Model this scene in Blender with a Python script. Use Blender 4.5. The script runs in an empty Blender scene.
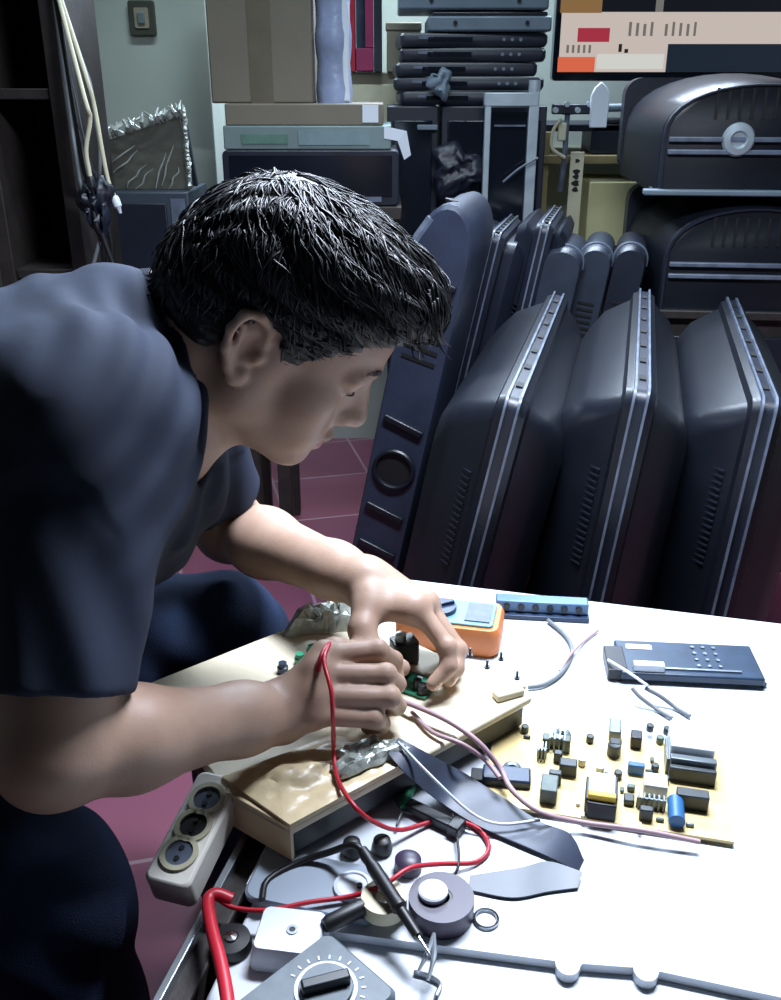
import bpy, math, random
import numpy as np
from mathutils import Vector, Matrix, Euler

random.seed(7); rng = np.random.default_rng(7)
SC = bpy.context.scene
COL = SC.collection
R = math.radians
PITCH = R(23.7); FPX = 950.0
CAM = Vector((0, 0, 1.12)); T = 0.50          # eye point, table-top height
FWD = Vector((0, math.cos(PITCH), -math.sin(PITCH)))
UP = Vector((0, math.sin(PITCH), math.cos(PITCH)))
RT = Vector((1, 0, 0))

def ray(px, py):
    return FWD + RT * ((px - 390.5) / FPX) + UP * ((500 - py) / FPX)
def D(px, py, d):                # point at depth d along the view axis
    return CAM + ray(px, py) * d
def Z(px, py, z):                # point on the horizontal plane z
    r = ray(px, py); return CAM + r * ((z - CAM.z) / r.z)
def Y(px, py, y):                # point on the vertical plane y
    r = ray(px, py); return CAM + r * (y / r.y)

# ------------------------------------------------------------------ materials
def lin(c):
    if isinstance(c, str):
        c = [int(c[i:i + 2], 16) / 255 for i in (0, 2, 4)]
    return tuple(x / 12.92 if x <= .04045 else ((x + .055) / 1.055) ** 2.4 for x in c) + (1,)

def material(name, col, rough=.5, metal=0, var=.12, scale=18, bump=0, bscale=120, spec=.5, col2=None, sss=0, coat=0, mark=None):
    m = bpy.data.materials.new(name); m.use_nodes = True
    nt = m.node_tree; b = nt.nodes['Principled BSDF']
    c = lin(col)
    b.inputs['Roughness'].default_value = rough
    b.inputs['Metallic'].default_value = metal
    b.inputs['Specular IOR Level'].default_value = spec
    b.inputs['Coat Weight'].default_value = coat
    if sss:
        b.inputs['Subsurface Weight'].default_value = sss
        b.inputs['Subsurface Radius'].default_value = (.012, .005, .003)
        b.inputs['Subsurface Scale'].default_value = .6
    tc = nt.nodes.new('ShaderNodeTexCoord')
    if var or col2:
        n = nt.nodes.new('ShaderNodeTexNoise'); n.inputs['Scale'].default_value = scale
        n.inputs['Detail'].default_value = 5
        nt.links.new(tc.outputs['Object'], n.inputs['Vector'])
        rp = nt.nodes.new('ShaderNodeValToRGB')
        rp.color_ramp.elements[0].position = .3; rp.color_ramp.elements[1].position = .7
        a = lin(col2) if col2 else tuple(x * (1 - var) for x in c[:3]) + (1,)
        bb = c if col2 else tuple(min(1, x * (1 + var)) for x in c[:3]) + (1,)
        rp.color_ramp.elements[0].color = a; rp.color_ramp.elements[1].color = bb
        nt.links.new(n.outputs['Fac'], rp.inputs['Fac'])
        nt.links.new(rp.outputs['Color'], b.inputs['Base Color'])
    else:
        b.inputs['Base Color'].default_value = c
    if bump:
        n2 = nt.nodes.new('ShaderNodeTexNoise'); n2.inputs['Scale'].default_value = bscale
        n2.inputs['Detail'].default_value = 4
        nt.links.new(tc.outputs['Object'], n2.inputs['Vector'])
        bp = nt.nodes.new('ShaderNodeBump'); bp.inputs['Strength'].default_value = bump
        bp.inputs['Distance'].default_value = .004
        nt.links.new(n2.outputs['Fac'], bp.inputs['Height'])
        nt.links.new(bp.outputs['Normal'], b.inputs['Normal'])
    return m

def emit(name, col, s):
    m = bpy.data.materials.new(name); m.use_nodes = True
    b = m.node_tree.nodes['Principled BSDF']
    b.inputs['Base Color'].default_value = (0, 0, 0, 1)
    b.inputs['Emission Color'].default_value = lin(col); b.inputs['Emission Strength'].default_value = s
    b.inputs['Roughness'].default_value = .3
    return m

# ------------------------------------------------------------------ mesh builder
def TR(loc=(0, 0, 0), rot=(0, 0, 0)):
    return Matrix.Translation(Vector(loc)) @ Euler(rot).to_matrix().to_4x4()

class MB:
    def __init__(s): s.v = []; s.f = []
    def add(s, vs, fs, M=None):
        o = len(s.v)
        s.v += [tuple(M @ Vector(p)) if M else tuple(p) for p in vs]
        s.f += [tuple(i + o for i in f) for f in fs]; return s
    def box(s, sx, sy, sz, c=(0, 0, 0), rot=(0, 0, 0), M=None, top=1.0):
        x, y, z = sx / 2, sy / 2, sz / 2; t = top
        vs = [(-x, -y, -z), (x, -y, -z), (x, y, -z), (-x, y, -z), (-x * t, -y * t, z), (x * t, -y * t, z), (x * t, y * t, z), (-x * t, y * t, z)]
        fs = [(0, 3, 2, 1), (4, 5, 6, 7), (0, 1, 5, 4), (1, 2, 6, 5), (2, 3, 7, 6), (3, 0, 4, 7)]
        m = TR(c, rot); return s.add(vs, fs, M @ m if M else m)
    def cyl(s, r, h, c=(0, 0, 0), rot=(0, 0, 0), n=24, r2=None, M=None):
        r2 = r if r2 is None else r2
        return s.lathe([(0, -h / 2), (r, -h / 2), (r2, h / 2), (0, h / 2)], n, TR(c, rot) if not M else M @ TR(c, rot))
    def lathe(s, prof, n=24, M=None):
        vs = []; fs = []; k = len(prof)
        for i in range(n):
            a = 2 * math.pi * i / n
            vs += [(r * math.cos(a), r * math.sin(a), z) for r, z in prof]
        for i in range(n):
            j = (i + 1) % n
            for q in range(k - 1):
                a, b, c2, d = i * k + q, j * k + q, j * k + q + 1, i * k + q + 1
                if prof[q][0] < 1e-9: fs.append((a, c2, d)) if prof[q + 1][0] > 1e-9 else None
                elif prof[q + 1][0] < 1e-9: fs.append((a, b, d))
                else: fs.append((a, b, c2, d))
        return s.add(vs, fs, M)
    def loft(s, rings, M=None, cap=True, closed=True):
        n = len(rings[0]); vs = [p for r in rings for p in r]; fs = []
        for i in range(len(rings) - 1):
            for j in range(n if closed else n - 1):
                k = (j + 1) % n
                fs.append((i * n + j, i * n + k, (i + 1) * n + k, (i + 1) * n + j))
        if cap:
            fs.append(tuple(range(n - 1, -1, -1))); fs.append(tuple((len(rings) - 1) * n + j for j in range(n)))
        return s.add(vs, fs, M)
    def prism(s, out, z0, z1, M=None):
        return s.loft([[(x, y, z0) for x, y in out], [(x, y, z1) for x, y in out]], M)
    def tube(s, pts, r, n=8, M=None, smooth=4):
        P = spline([Vector(p) for p in pts], smooth) if smooth else [Vector(p) for p in pts]
        rr = r if isinstance(r, (list, tuple)) else [r, r]
        rings = []; t0 = (P[1] - P[0]).normalized()
        nrm = t0.orthogonal().normalized()
        for i, p in enumerate(P):
            t = (P[min(i + 1, len(P) - 1)] - P[max(i - 1, 0)]).normalized()
            nrm = (nrm - t * nrm.dot(t)).normalized(); bn = t.cross(nrm)
            u = i / (len(P) - 1) * (len(rr) - 1); q = min(int(u), len(rr) - 2); rad = rr[q] + (rr[q + 1] - rr[q]) * (u - q)
            rings.append([p + (nrm * math.cos(a) + bn * math.sin(a)) * rad for a in [2 * math.pi * k / n for k in range(n)]])
        return s.loft(rings, M)
    def build(s, name, mat, parent=None, bevel=0, smooth=35, loc=None, M=None, seg=2):
        """links the collected shapes as ONE mesh object; M places a top-level mesh, loc moves its origin there"""
        me = bpy.data.meshes.new(name)
        vs = s.v
        if loc is not None: vs = [tuple(Vector(p) - Vector(loc)) for p in vs]
        me.from_pydata(vs, [], s.f); me.validate(); me.update()
        return finish(me, name, mat, parent, bevel, smooth, loc, M, seg)

def finish(me, name, mat, parent=None, bevel=0, smooth=35, loc=None, M=None, seg=2):
    import bmesh
    bm = bmesh.new(); bm.from_mesh(me); bmesh.ops.recalc_face_normals(bm, faces=bm.faces); bm.to_mesh(me); bm.free()
    if smooth:
        me.polygons.foreach_set('use_smooth', [True] * len(me.polygons))
        if smooth < 180: me.set_sharp_from_angle(angle=R(smooth))
    o = bpy.data.objects.new(name, me); COL.objects.link(o)
    if mat: me.materials.append(mat)
    if parent: o.parent = parent
    if M is not None: o.matrix_world = M
    if loc is not None: o.location = loc
    if bevel:
        b = o.modifiers.new('bevel', 'BEVEL'); b.width = bevel; b.segments = seg; b.limit_method = 'ANGLE'; b.angle_limit = R(40)
    return o

def spline(P, k):
    if len(P) < 3 or k < 2: return P
    Q = [P[0] * 2 - P[1]] + P + [P[-1] * 2 - P[-2]]; out = []
    for i in range(1, len(Q) - 2):
        a, b, c, d = Q[i - 1:i + 3]
        for j in range(k):
            t = j / k
            out.append(.5 * ((2 * b) + (c - a) * t + (2 * a - 5 * b + 4 * c - d) * t * t + (3 * b - a - 3 * c + d) * t ** 3))
    return out + [P[-1]]

def rrect(w, h, r, n=5, cx=0, cy=0):
    out = []
    for sx, sy, a0 in ((1, 1, 0), (-1, 1, 90), (-1, -1, 180), (1, -1, 270)):
        for i in range(n + 1):
            a = R(a0 + 90 * i / n)
            out.append((cx + sx * (w / 2 - r) + r * math.cos(a), cy + sy * (h / 2 - r) + r * math.sin(a)))
    return out

def tag(o, label=None, cat=None, group=None, kind=None):
    if label: o['label'] = label
    if cat: o['category'] = cat
    if group: o['group'] = group
    if kind: o['kind'] = kind
    return o
def thing(name, label, cat, M, group=None):
    o = bpy.data.objects.new(name, None); COL.objects.link(o)
    o.empty_display_size = .05
    o.matrix_world = M if isinstance(M, Matrix) else TR(M)
    return tag(o, label, cat, group)
def dup(root, M, label=None):
    def cp(o, par):
        c = o.copy(); COL.objects.link(c); c.parent = par
        for ch in list(o.children): cp(ch, c)
        return c
    r = cp(root, None); r.matrix_world = M
    if label: r['label'] = label
    return r

# ------------------------------------------------------------------ signed-distance modelling (numpy)
def A(v): return np.array(tuple(v), dtype=np.float32)
class Field:
    def __init__(s, lo, hi, h):
        s.lo = A(lo); s.h = h
        s.n = [int(math.ceil((hi[i] - lo[i]) / h)) + 1 for i in range(3)]
        s.d = np.full(s.n, .2, dtype=np.float32)
    def sub(s, lo, hi):
        a = [max(0, int((lo[i] - s.lo[i]) / s.h)) for i in range(3)]
        b = [min(s.n[i], int((hi[i] - s.lo[i]) / s.h) + 2) for i in range(3)]
        if any(a[i] >= b[i] for i in range(3)): return None, None
        ax = [(s.lo[i] + s.h * np.arange(a[i], b[i])).astype(np.float32) for i in range(3)]
        return tuple(slice(a[i], b[i]) for i in range(3)), np.meshgrid(*ax, indexing='ij', sparse=True)
    def op(s, fn, lo, hi, k, mode='u'):
        pad = max(k, .012)
        sl, g = s.sub([x - pad for x in lo], [x + pad for x in hi])
        if sl is None: return
        d = fn(*g); a = s.d[sl]
        if mode == 'u':
            if k > 0:
                hh = np.maximum(k - np.abs(a - d), 0) / k; s.d[sl] = np.minimum(a, d) - hh * hh * k * .25
            else: s.d[sl] = np.minimum(a, d)
        else:
            d = -d
            if k > 0:
                hh = np.maximum(k - np.abs(a - d), 0) / k; s.d[sl] = np.maximum(a, d) + hh * hh * k * .25
            else: s.d[sl] = np.maximum(a, d)
    def cone(s, a, b, ra, rb, k=.01, mode='u', tlo=None):
        a = A(a); b = A(b); m = max(ra, rb)
        lo = np.minimum(a, b) - m; hi = np.maximum(a, b) + m; ba = b - a; L2 = float(ba @ ba) + 1e-12
        def fn(X, Yy, Zz):
            t = ((X - a[0]) * ba[0] + (Yy - a[1]) * ba[1] + (Zz - a[2]) * ba[2]) / L2
            tc = np.clip(t, 0, 1)
            d = np.sqrt((X - a[0] - tc * ba[0]) ** 2 + (Yy - a[1] - tc * ba[1]) ** 2 + (Zz - a[2] - tc * ba[2]) ** 2) - (ra + (rb - ra) * tc)
            if tlo is not None: d = np.maximum(d, (tlo - t) * math.sqrt(L2))
            return d
        s.op(fn, lo, hi, k, mode)
    def chain(s, pts, rs, k=.006):
        for i in range(len(pts) - 1): s.cone(pts[i], pts[i + 1], rs[i], rs[i + 1], k)
    def ell(s, c, r, k=.01, mode='u', F=None):
        """ellipsoid; F = (3x3 rows: local axes in world)"""
        c = A(c); r = A(r); m = float(r.max())
        F = np.eye(3, dtype=np.float32) if F is None else F
        def fn(X, Yy, Zz):
            x, y, z = X - c[0], Yy - c[1], Zz - c[2]
            q = [F[i][0] * x + F[i][1] * y + F[i][2] * z for i in range(3)]
            k0 = np.sqrt(sum((q[i] / r[i]) ** 2 for i in range(3)))
            k1 = np.sqrt(sum((q[i] / r[i] ** 2) ** 2 for i in range(3))) + 1e-6
            return k0 * (k0 - 1) / k1
        s.op(fn, c - m, c + m, k, mode)
    def fn_all(s, fn, mode='add'):
        sl, g = s.sub(s.lo, s.lo + s.h * (np.array(s.n) - 1))
        v = fn(*g)
        s.d = (s.d + v if mode == 'add' else np.maximum(s.d, v)).astype(np.float32)
    def mesh(s):
        d = s.d; d[0] = d[-1] = .01; d[:, 0] = d[:, -1] = .01; d[:, :, 0] = d[:, :, -1] = .01
        S = d < 0
        cnt = np.zeros([n - 1 for n in s.n], dtype=np.uint8)
        C = [(i, j, k) for i in (0, 1) for j in (0, 1) for k in (0, 1)]
        for i, j, k in C: cnt += S[i:s.n[0] - 1 + i, j:s.n[1] - 1 + j, k:s.n[2] - 1 + k]
        I = np.argwhere((cnt > 0) & (cnt < 8))
        vals = np.stack([d[I[:, 0] + i, I[:, 1] + j, I[:, 2] + k] for i, j, k in C], 1)
        acc = np.zeros((len(I), 3)); w = np.zeros(len(I))
        for a in range(8):
            for b in range(a + 1, 8):
                df = [C[b][q] - C[a][q] for q in range(3)]
                if sum(map(abs, df)) != 1: continue
                va, vb = vals[:, a], vals[:, b]; m = (va < 0) != (vb < 0)
                t = np.where(m, va / np.where(m, va - vb, 1), 0)
                for q in range(3): acc[:, q] += np.where(m, C[a][q] + t * df[q], 0)
                w += m
        V = s.lo + s.h * (I + acc / w[:, None])
        idx = np.full([n - 1 for n in s.n], -1, dtype=np.int32); idx[I[:, 0], I[:, 1], I[:, 2]] = np.arange(len(I))
        F = []
        for ax in range(3):
            u, v = [(1, 2), (2, 0), (0, 1)][ax]
            sa = [slice(None)] * 3; sb = [slice(None)] * 3; sa[ax] = slice(0, -1); sb[ax] = slice(1, None)
            E = np.argwhere(S[tuple(sa)] != S[tuple(sb)])
            E = E[(E[:, u] > 0) & (E[:, v] > 0) & (E[:, u] < s.n[u] - 1) & (E[:, v] < s.n[v] - 1)]
            ins = S[E[:, 0], E[:, 1], E[:, 2]]
            q = []
            for du, dv in ((1, 1), (0, 1), (0, 0), (1, 0)):
                e = E.copy(); e[:, u] -= du; e[:, v] -= dv; q.append(idx[e[:, 0], e[:, 1], e[:, 2]])
            q = np.stack(q, 1); q[~ins] = q[~ins][:, ::-1]; F.append(q)
        return V, np.concatenate(F)
    def build(s, name, mat, parent=None, loc=(0, 0, 0), smooth_it=1):
        V, F = s.mesh()
        for _ in range(smooth_it):                       # light Laplacian smoothing
            acc = np.zeros_like(V); c = np.zeros(len(V))
            for a in range(4):
                b = (a + 1) % 4
                np.add.at(acc, F[:, a], V[F[:, b]]); np.add.at(acc, F[:, b], V[F[:, a]])
                np.add.at(c, F[:, a], 1); np.add.at(c, F[:, b], 1)
            V = V * .5 + acc / np.maximum(c, 1)[:, None] * .5
        L = np.array(tuple(loc))
        me = bpy.data.meshes.new(name)
        me.vertices.add(len(V)); me.vertices.foreach_set('co', (V - L).astype(np.float32).ravel())
        me.loops.add(len(F) * 4); me.loops.foreach_set('vertex_index', F.ravel().astype(np.int32))
        me.polygons.add(len(F)); me.polygons.foreach_set('loop_start', np.arange(0, len(F) * 4, 4, dtype=np.int32))
        me.update(calc_edges=True); me.validate()
        me.polygons.foreach_set('use_smooth', np.ones(len(F), dtype=bool))
        o = bpy.data.objects.new(name, me); COL.objects.link(o)
        if mat: me.materials.append(mat)
        if parent: o.parent = parent
        else: o.location = loc
        return o
# ================================================================== THE PERSON
M_skin = material('skin', 'A88C7A', .5, var=.07, scale=30, bump=.06, bscale=420, spec=.35, sss=.08, col2='9D7F6E')
M_lip = material('lip_skin', '9C6258', .45, var=.05, bump=.1, bscale=300)
M_hair = material('black_hair', '0C0D11', .48, var=.25, scale=60, spec=.5)
M_shirt = material('navy_shirt_cotton', '232A3A', .82, var=.16, scale=9, bump=.25, bscale=2200, spec=.25)
M_collar = material('shirt_collar_rib', '1C212E', .85, var=.15, scale=40, bump=.4, bscale=700, spec=.2)
M_jeans = material('blue_denim', '1E2A42', .88, var=.35, scale=14, bump=.4, bscale=800, spec=.2)
M_nail = material('fingernail', 'D9B5A2', .3, var=.04)
M_shoe = material('black_rubber', '17181B', .6, var=.1)

# head frame: F face direction, L the person's left, U crown
HY, HP = R(7), R(37.5)
Fv = Vector((math.cos(HP) * math.cos(HY), math.cos(HP) * math.sin(HY), -math.sin(HP)))
Lv = Vector((0, 0, 1)).cross(Fv).normalized(); Uv = Fv.cross(Lv).normalized()
ROLL = R(11); Lv, Uv = Lv * math.cos(ROLL) + Uv * math.sin(ROLL), Uv * math.cos(ROLL) - Lv * math.sin(ROLL)
HF = np.array([tuple(Fv), tuple(Lv), tuple(Uv)], dtype=np.float32)
HC = Vector((-.113, .874, .916))
def H(x, y, z): return HC + Fv * x + Lv * y + Uv * z

C7 = Vector((-.238, .865, .900))
SR = D(82, 425, .745); SL = Vector((-.265, 1.02, .845))
ER = D(52, 752, .715); WR = D(280, 712, .878)
EL = Vector((-.205, 1.085, .605)); WL = D(366, 583, 1.012)
TORSO = [(Vector((-.325, .77, .79)), Vector((-.56, .76, .62)), .115, .125), (Vector((-.34, .95, .79)), Vector((-.56, .92, .62)), .115, .125)]

def torso(f, g, arms=True):
    f.cone(SR + Vector((0, .03, 0)), SL - Vector((0, .03, 0)), .066 + g, .066 + g, .03)
    f.cone(Vector((-.31, .80, .825)), Vector((-.33, .93, .825)), .088 + g, .088 + g, .06)
    f.cone(Vector((-.275, .90, .745)), Vector((-.45, .87, .60)), .085 + g, .10 + g, .07)
    for a, b, ra, rb in TORSO: f.cone(a, b, ra + g, rb + g, .09)
    f.ell((-.62, .85, .55), (.16 + g, .19 + g, .13 + g), .08)

body = Field((-.58, .50, .46), (.11, 1.20, 1.09), .0023)
torso(body, 0)
# neck
body.cone(H(-.030, 0, -.020), C7 + Vector((.03, 0, -.02)), .056, .064, .02)
body.cone(C7, Vector((-.30, .86, .86)), .06, .08, .05)
body.cone(H(.02, -.005, -.085), Vector((-.235, .84, .815)), .034, .05, .035)
# skull and face
body.ell(H(-.006, 0, .046), (.097, .076, .082), .012, F=HF)
body.ell(H(.049, 0, .042), (.058, .062, .060), .02, F=HF)
body.ell(H(.042, 0, -.022), (.056, .060, .078), .02, F=HF)
for s in (-1, 1):
    body.cone(H(.004, s * .052, -.050), H(.078, s * .016, -.092), .019, .017, .03)
    body.cone(H(.008, s * .060, -.004), H(.004, s * .052, -.050), .014, .018, .025)
    body.ell(H(.064, s * .043, -.020), (.024, .020, .022), .02, F=HF)
    body.ell(H(.070, s * .030, -.052), (.024, .020, .026), .02, F=HF)
body.ell(H(.082, 0, -.062), (.024, .032, .030), .02, F=HF)
body.ell(H(.091, 0, -.095), (.017, .021, .016), .015, F=HF)
for s in (-1, 1):
    body.ell(H(.101, s * .031, .012), (.016, .019, .012), .014, 's', F=HF)
    body.ell(H(.083, s * .031, .009), (.013, .0155, .0125), .004, F=HF)
    body.cone(H(.100, s * .012, .026), H(.086, s * .046, .024), .0095, .0085, .012)
body.cone(H(.086, 0, .010), H(.094, 0, -.030), .016, .020, .014)
body.cone(H(.096, 0, .020), H(.120, 0, -.026), .0085, .0115, .010)
body.ell(H(.118, 0, -.029), (.0125, .0125, .0105), .007, F=HF)
for s in (-1, 1):
    body.ell(H(.108, s * .0125, -.032), (.0105, .0075, .0085), .006, F=HF)
    body.ell(H(.114, s * .0065, -.042), (.005, .0042, .006), .003, 's', F=HF)
body.ell(H(.104, 0, -.059), (.013, .022, .0068), .005, F=HF)
body.ell(H(.101, 0, -.072), (.013, .020, .0082), .005, F=HF)
body.cone(H(.115, -.018, -.0652), H(.115, .018, -.0652), .0022, .0022, .003, 's')
# ears
for s in (-1, 1):
    base = H(-.012, s * .074, .002)
    ax = (Fv * .96 + Lv * (s * -.26)).normalized(); oz = (Uv * .97 - Fv * .22).normalized(); nz = ax.cross(oz) .normalized()
    E = np.array([tuple(ax), tuple(nz), tuple(oz)], dtype=np.float32)
    def e(a, n, c): return base + ax * a + Lv * s * n + oz * c
    body.ell(e(-.004, .002, .0), (.019, .0055, .031), .004, F=E)
    helix = [e(.012, .004, .010), e(.012, .008, .026), e(.0, .011, .034), e(-.015, .013, .028), e(-.021, .013, .012), e(-.020, .011, -.006), e(-.013, .008, -.022), e(-.004, .006, -.032)]
    body.chain(helix, [.0035, .0045, .0048, .0048, .0046, .0042, .0042, .0055], .004)
    body.ell(e(.001, .006, -.029), (.008, .005, .010), .004, F=E)
    body.ell(e(.0, .012, .0), (.0105, .0095, .016), .003, 's', F=E)
    body.ell(e(-.010, .014, .016), (.006, .006, .012), .003, 's', F=E)
    body.cone(e(-.011, .008, -.014), e(-.012, .009, .018), .003, .003, .004)
    body.ell(e(.011, .006, -.004), (.005, .005, .007), .004, F=E)
# arms
body.cone(SR, SR.lerp(ER, .5), .055, .048, .03); body.cone(SR.lerp(ER, .5), ER, .048, .042, .02)
body.cone(SL, SL.lerp(EL, .5), .055, .048, .03); body.cone(SL.lerp(EL, .5), EL, .048, .042, .02)
for E_, W_ in ((ER, WR), (EL, WL)):
    m = E_.lerp(W_, .3)
    body.cone(E_, m, .037, .040, .02); body.cone(m, E_.lerp(W_, .8), .040, .029, .02); body.cone(E_.lerp(W_, .8), W_, .030, .027, .02)
# right hand: a loose fist seen from the back of the fingers
def hand(W, mcp, fingers, thumb, rp=.0165):
    for i, p in enumerate(mcp):
        body.cone(W, p, .0225 if i in (1, 2) else .020, .0125, .014)
    for i in range(3): body.cone(mcp[i], mcp[i + 1], .0125, .0120, .010)
    for ch in fingers:
        n = len(ch); rs = [.0108, .0096, .0086, .0074][:n]
        body.chain(ch, rs, .0045)
        body.ell(ch[1], (.0098, .0098, .0098), .004)
    body.chain(thumb, [.017, .0128, .0105, .0088], .010)
R_mcp = [D(325, 655, .893), D(318, 674, .880), D(314, 695, .872), D(314, 714, .870)]
R_f = [[R_mcp[0], D(378, 650, .905), D(394, 660, .938), D(384, 672, .955)],
       [R_mcp[1], D(386, 674, .890), D(397, 684, .920), D(382, 692, .936)],
       [R_mcp[2], D(390, 697, .883), D(397, 706, .910), D(382, 711, .925)],
       [R_mcp[3], D(374, 718, .880), D(381, 724, .902), D(368, 727, .913)]]
R_th = [D(302, 684, .908), D(335, 652, .925), D(372, 652, .950), D(402, 668, .962)]
hand(WR, R_mcp, R_f, R_th)
# left hand: reaching down, thumb and forefinger pinching
L_mcp = [D(416, 606, .980), D(424, 604, 1.000), D(426, 604, 1.020), D(420, 606, 1.038)]
L_f = [[L_mcp[0], D(447, 647, .966), D(449, 666, .962), D(433, 684, .958)],
       [L_mcp[1], D(456, 650, .990), D(456, 668, .980), D(449, 680, .970)],
       [L_mcp[2], D(458, 650, 1.014), D(456, 665, .998), D(449, 675, .984)],
       [L_mcp[3], D(450, 648, 1.034), D(448, 657, 1.014), D(445, 668, .998)]]
L_th = [D(369, 598, .985), D(362, 630, .958), D(372, 660, .945), D(396, 678, .942)]
hand(WL, L_mcp, L_f, L_th)
body.cone(D(372, 606, .985), D(408, 612, .975), .012, .011, .02)          # web of the thumb

BASE = Vector((-.45, .85, 0))
person = body.build('person', M_skin, loc=BASE, smooth_it=2)
tag(person, 'man in a navy shirt and jeans bending over the bench, soldering with both hands', 'person')
# lips take a second material slot
person.data.materials.append(M_lip); person.data.materials.append(M_nail)
nf = len(person.data.polygons); cen = np.empty(nf * 3, dtype=np.float32); person.data.polygons.foreach_get('center', cen)
cen = cen.reshape(-1, 3) + A(BASE); q = (cen - A(HC)) @ HF.T
mi = np.zeros(nf, dtype=np.int32)
mi[(((q[:, 0] - .103) / .016) ** 2 + (q[:, 1] / .021) ** 2 + ((q[:, 2] + .066) / .012) ** 2) < 1] = 1
for ch in R_f + L_f + [R_th, L_th]:
    tip = A(ch[-1]); ax = A(ch[-1] - ch[-2]); ax /= np.linalg.norm(ax)
    bend = A(ch[-3] - ch[-2]); up = bend - ax * (bend @ ax); up = -up / (np.linalg.norm(up) + 1e-6)
    p = cen - tip; t = p @ ax; h_ = p @ up
    mi[(np.abs(t) < .0065) & (h_ > .0045) & (np.linalg.norm(p, axis=1) < .0105)] = 2
person.data.polygons.foreach_set('material_index', mi)

# eyebrows
def brow(s):
    m = MB(); r0 = np.random.default_rng(5)
    for i in range(90):
        u = r0.random(); x = .1085 - .020 * u ** 1.5; y = s * (.012 + .036 * u); z = .026 + .006 * math.sin(u * 2.6) + r0.normal() * .0018
        p = H(x + .001, y, z); dr = (Lv * s * .8 + Uv * .35 - Fv * .25).normalized()
        m.tube([p, p + dr * .004 + Fv * .0006, p + dr * .008], [.0006, .0005, .0001], 4, smooth=0)
    return m
for s in (-1, 1): brow(s).build('eyebrow', M_hair, person, loc=BASE).location = (0, 0, 0)
def lash(s):
    m = MB()
    P = [H(.0838 + .0130 * math.cos(a), s * .031 + .0162 * math.sin(a), .0045 - .001 * math.cos(a)) for a in np.linspace(-1.1, 1.1, 9)]
    m.tube(P, .0011, 5); return m
for s in (-1, 1): lash(s).build('eyelash', M_hair, person, loc=BASE).location = (0, 0, 0)

# ---- hair: a soft volume plus many locks swept over it
hs = Field(tuple(HC - Vector((.2, .2, .2))), tuple(HC + Vector((.24, .2, .24))), .003)
hs.ell(H(-.006, 0, .050), (.098, .085, .084), .02, F=HF)
hs.ell(H(.048, 0, .082), (.066, .073, .052), .03, F=HF)
hs.ell(H(.090, .004, .096), (.032, .054, .030), .03, F=HF)
hs.ell(H(-.058, 0, .004), (.056, .074, .064), .03, F=HF)
def hairline(X, Yy, Zz):
    x, y, z = X - HC.x, Yy - HC.y, Zz - HC.z
    q = [HF[i][0] * x + HF[i][1] * y + HF[i][2] * z for i in range(3)]
    ay = np.abs(q[1])
    edge = np.interp(q[0].ravel(), [-.12, -.06, -.034, -.022, .004, .012, .026, .038, .06, .085, .11, .16],
                     [-.055, -.048, -.020, .030, .032, .002, -.004, .018, .046, .069, .084, .088]).reshape(q[0].shape)
    return (edge - q[2]).astype(np.float32)
hs.fn_all(hairline, 'max')
def hwave(X, Yy, Zz):
    x, y, z = X - HC.x, Yy - HC.y, Zz - HC.z
    q = [HF[i][0] * x + HF[i][1] * y + HF[i][2] * z for i in range(3)]
    ang = np.arctan2(q[2] - .02, q[1] + .03)
    return (.0020 * np.sin(19 * ang + 9 * q[0] + 3 * np.sin(30 * q[0] + 2 * ang)) + .0012 * np.sin(47 * ang - 15 * q[0])).astype(np.float32)
hs.fn_all(hwave, 'add')
HL = Vector((0, 0, 0))
hair = hs.build('hair', M_hair, person, loc=BASE, smooth_it=1)
# locks, joined into the same hair mesh
from mathutils.bvhtree import BVHTree
me = hair.data
hv = [Vector(v.co) + BASE for v in me.vertices]
bvh = BVHTree.FromPolygons(hv, [tuple(p.vertices) for p in me.polygons])
lk = MB(); r1 = np.random.default_rng(11)
def hl_edge(p):
    x = (p - HC).dot(Fv)
    return float(np.interp(x, [-.12, -.06, -.034, -.022, .004, .012, .026, .038, .06, .085, .11, .16], [-.055, -.048, -.020, .030, .032, .002, -.004, .018, .046, .069, .084, .088]))
WH = H(-.055, .012, .118)                      # crown whorl the hair radiates from
for i in range(3600):
    th = r1.uniform(-math.pi, math.pi); el = r1.uniform(-.3, 1.5)
    p = H(.0 + .11 * math.cos(th) * math.cos(el), .09 * math.sin(th) * math.cos(el), .05 + .10 * math.sin(el))
    hit = bvh.find_nearest(p)
    if hit[0] is None: continue
    p = hit[0]; n = hit[1]
    if (p - HC).dot(Uv) < hl_edge(p) + .012: continue
    pts = []; ln = r1.uniform(.035, .085); steps = 7; lift = r1.uniform(.0002, .0042) * (1.6 if i % 9 == 0 else 1); kk = r1.normal() * .30
    wv = r1.uniform(0, 6.28)
    for j in range(steps):
        u = j / (steps - 1)
        pts.append(p + n * (.0006 + lift * (.25 + u) * math.sin(min(u * 2.2, 1.9))))
        fl = (p - WH); sidey = (p - HC).dot(Lv)
        dr = fl.normalized() + Fv * .55 - Uv * .35 + Lv * (.35 if sidey > .01 else -.25)
        sw = n.cross(dr)
        dr = dr + sw * (kk + .28 * math.sin(wv + u * 4))
        dr = dr - n * dr.dot(n); dr.normalize()
        h2 = bvh.find_nearest(p + dr * ln / steps)
        if h2[0] is None or (h2[0] - HC).dot(Uv) < hl_edge(h2[0]) + .002 or h2[1].dot(n) < .3: break
        p, n = h2[0], h2[1]
    if len(pts) < 4: continue
    w = r1.uniform(.0006, .0016)
    lk.tube(pts, [w * .6, w, w * .8, w * .1], 4, smooth=2)
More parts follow.
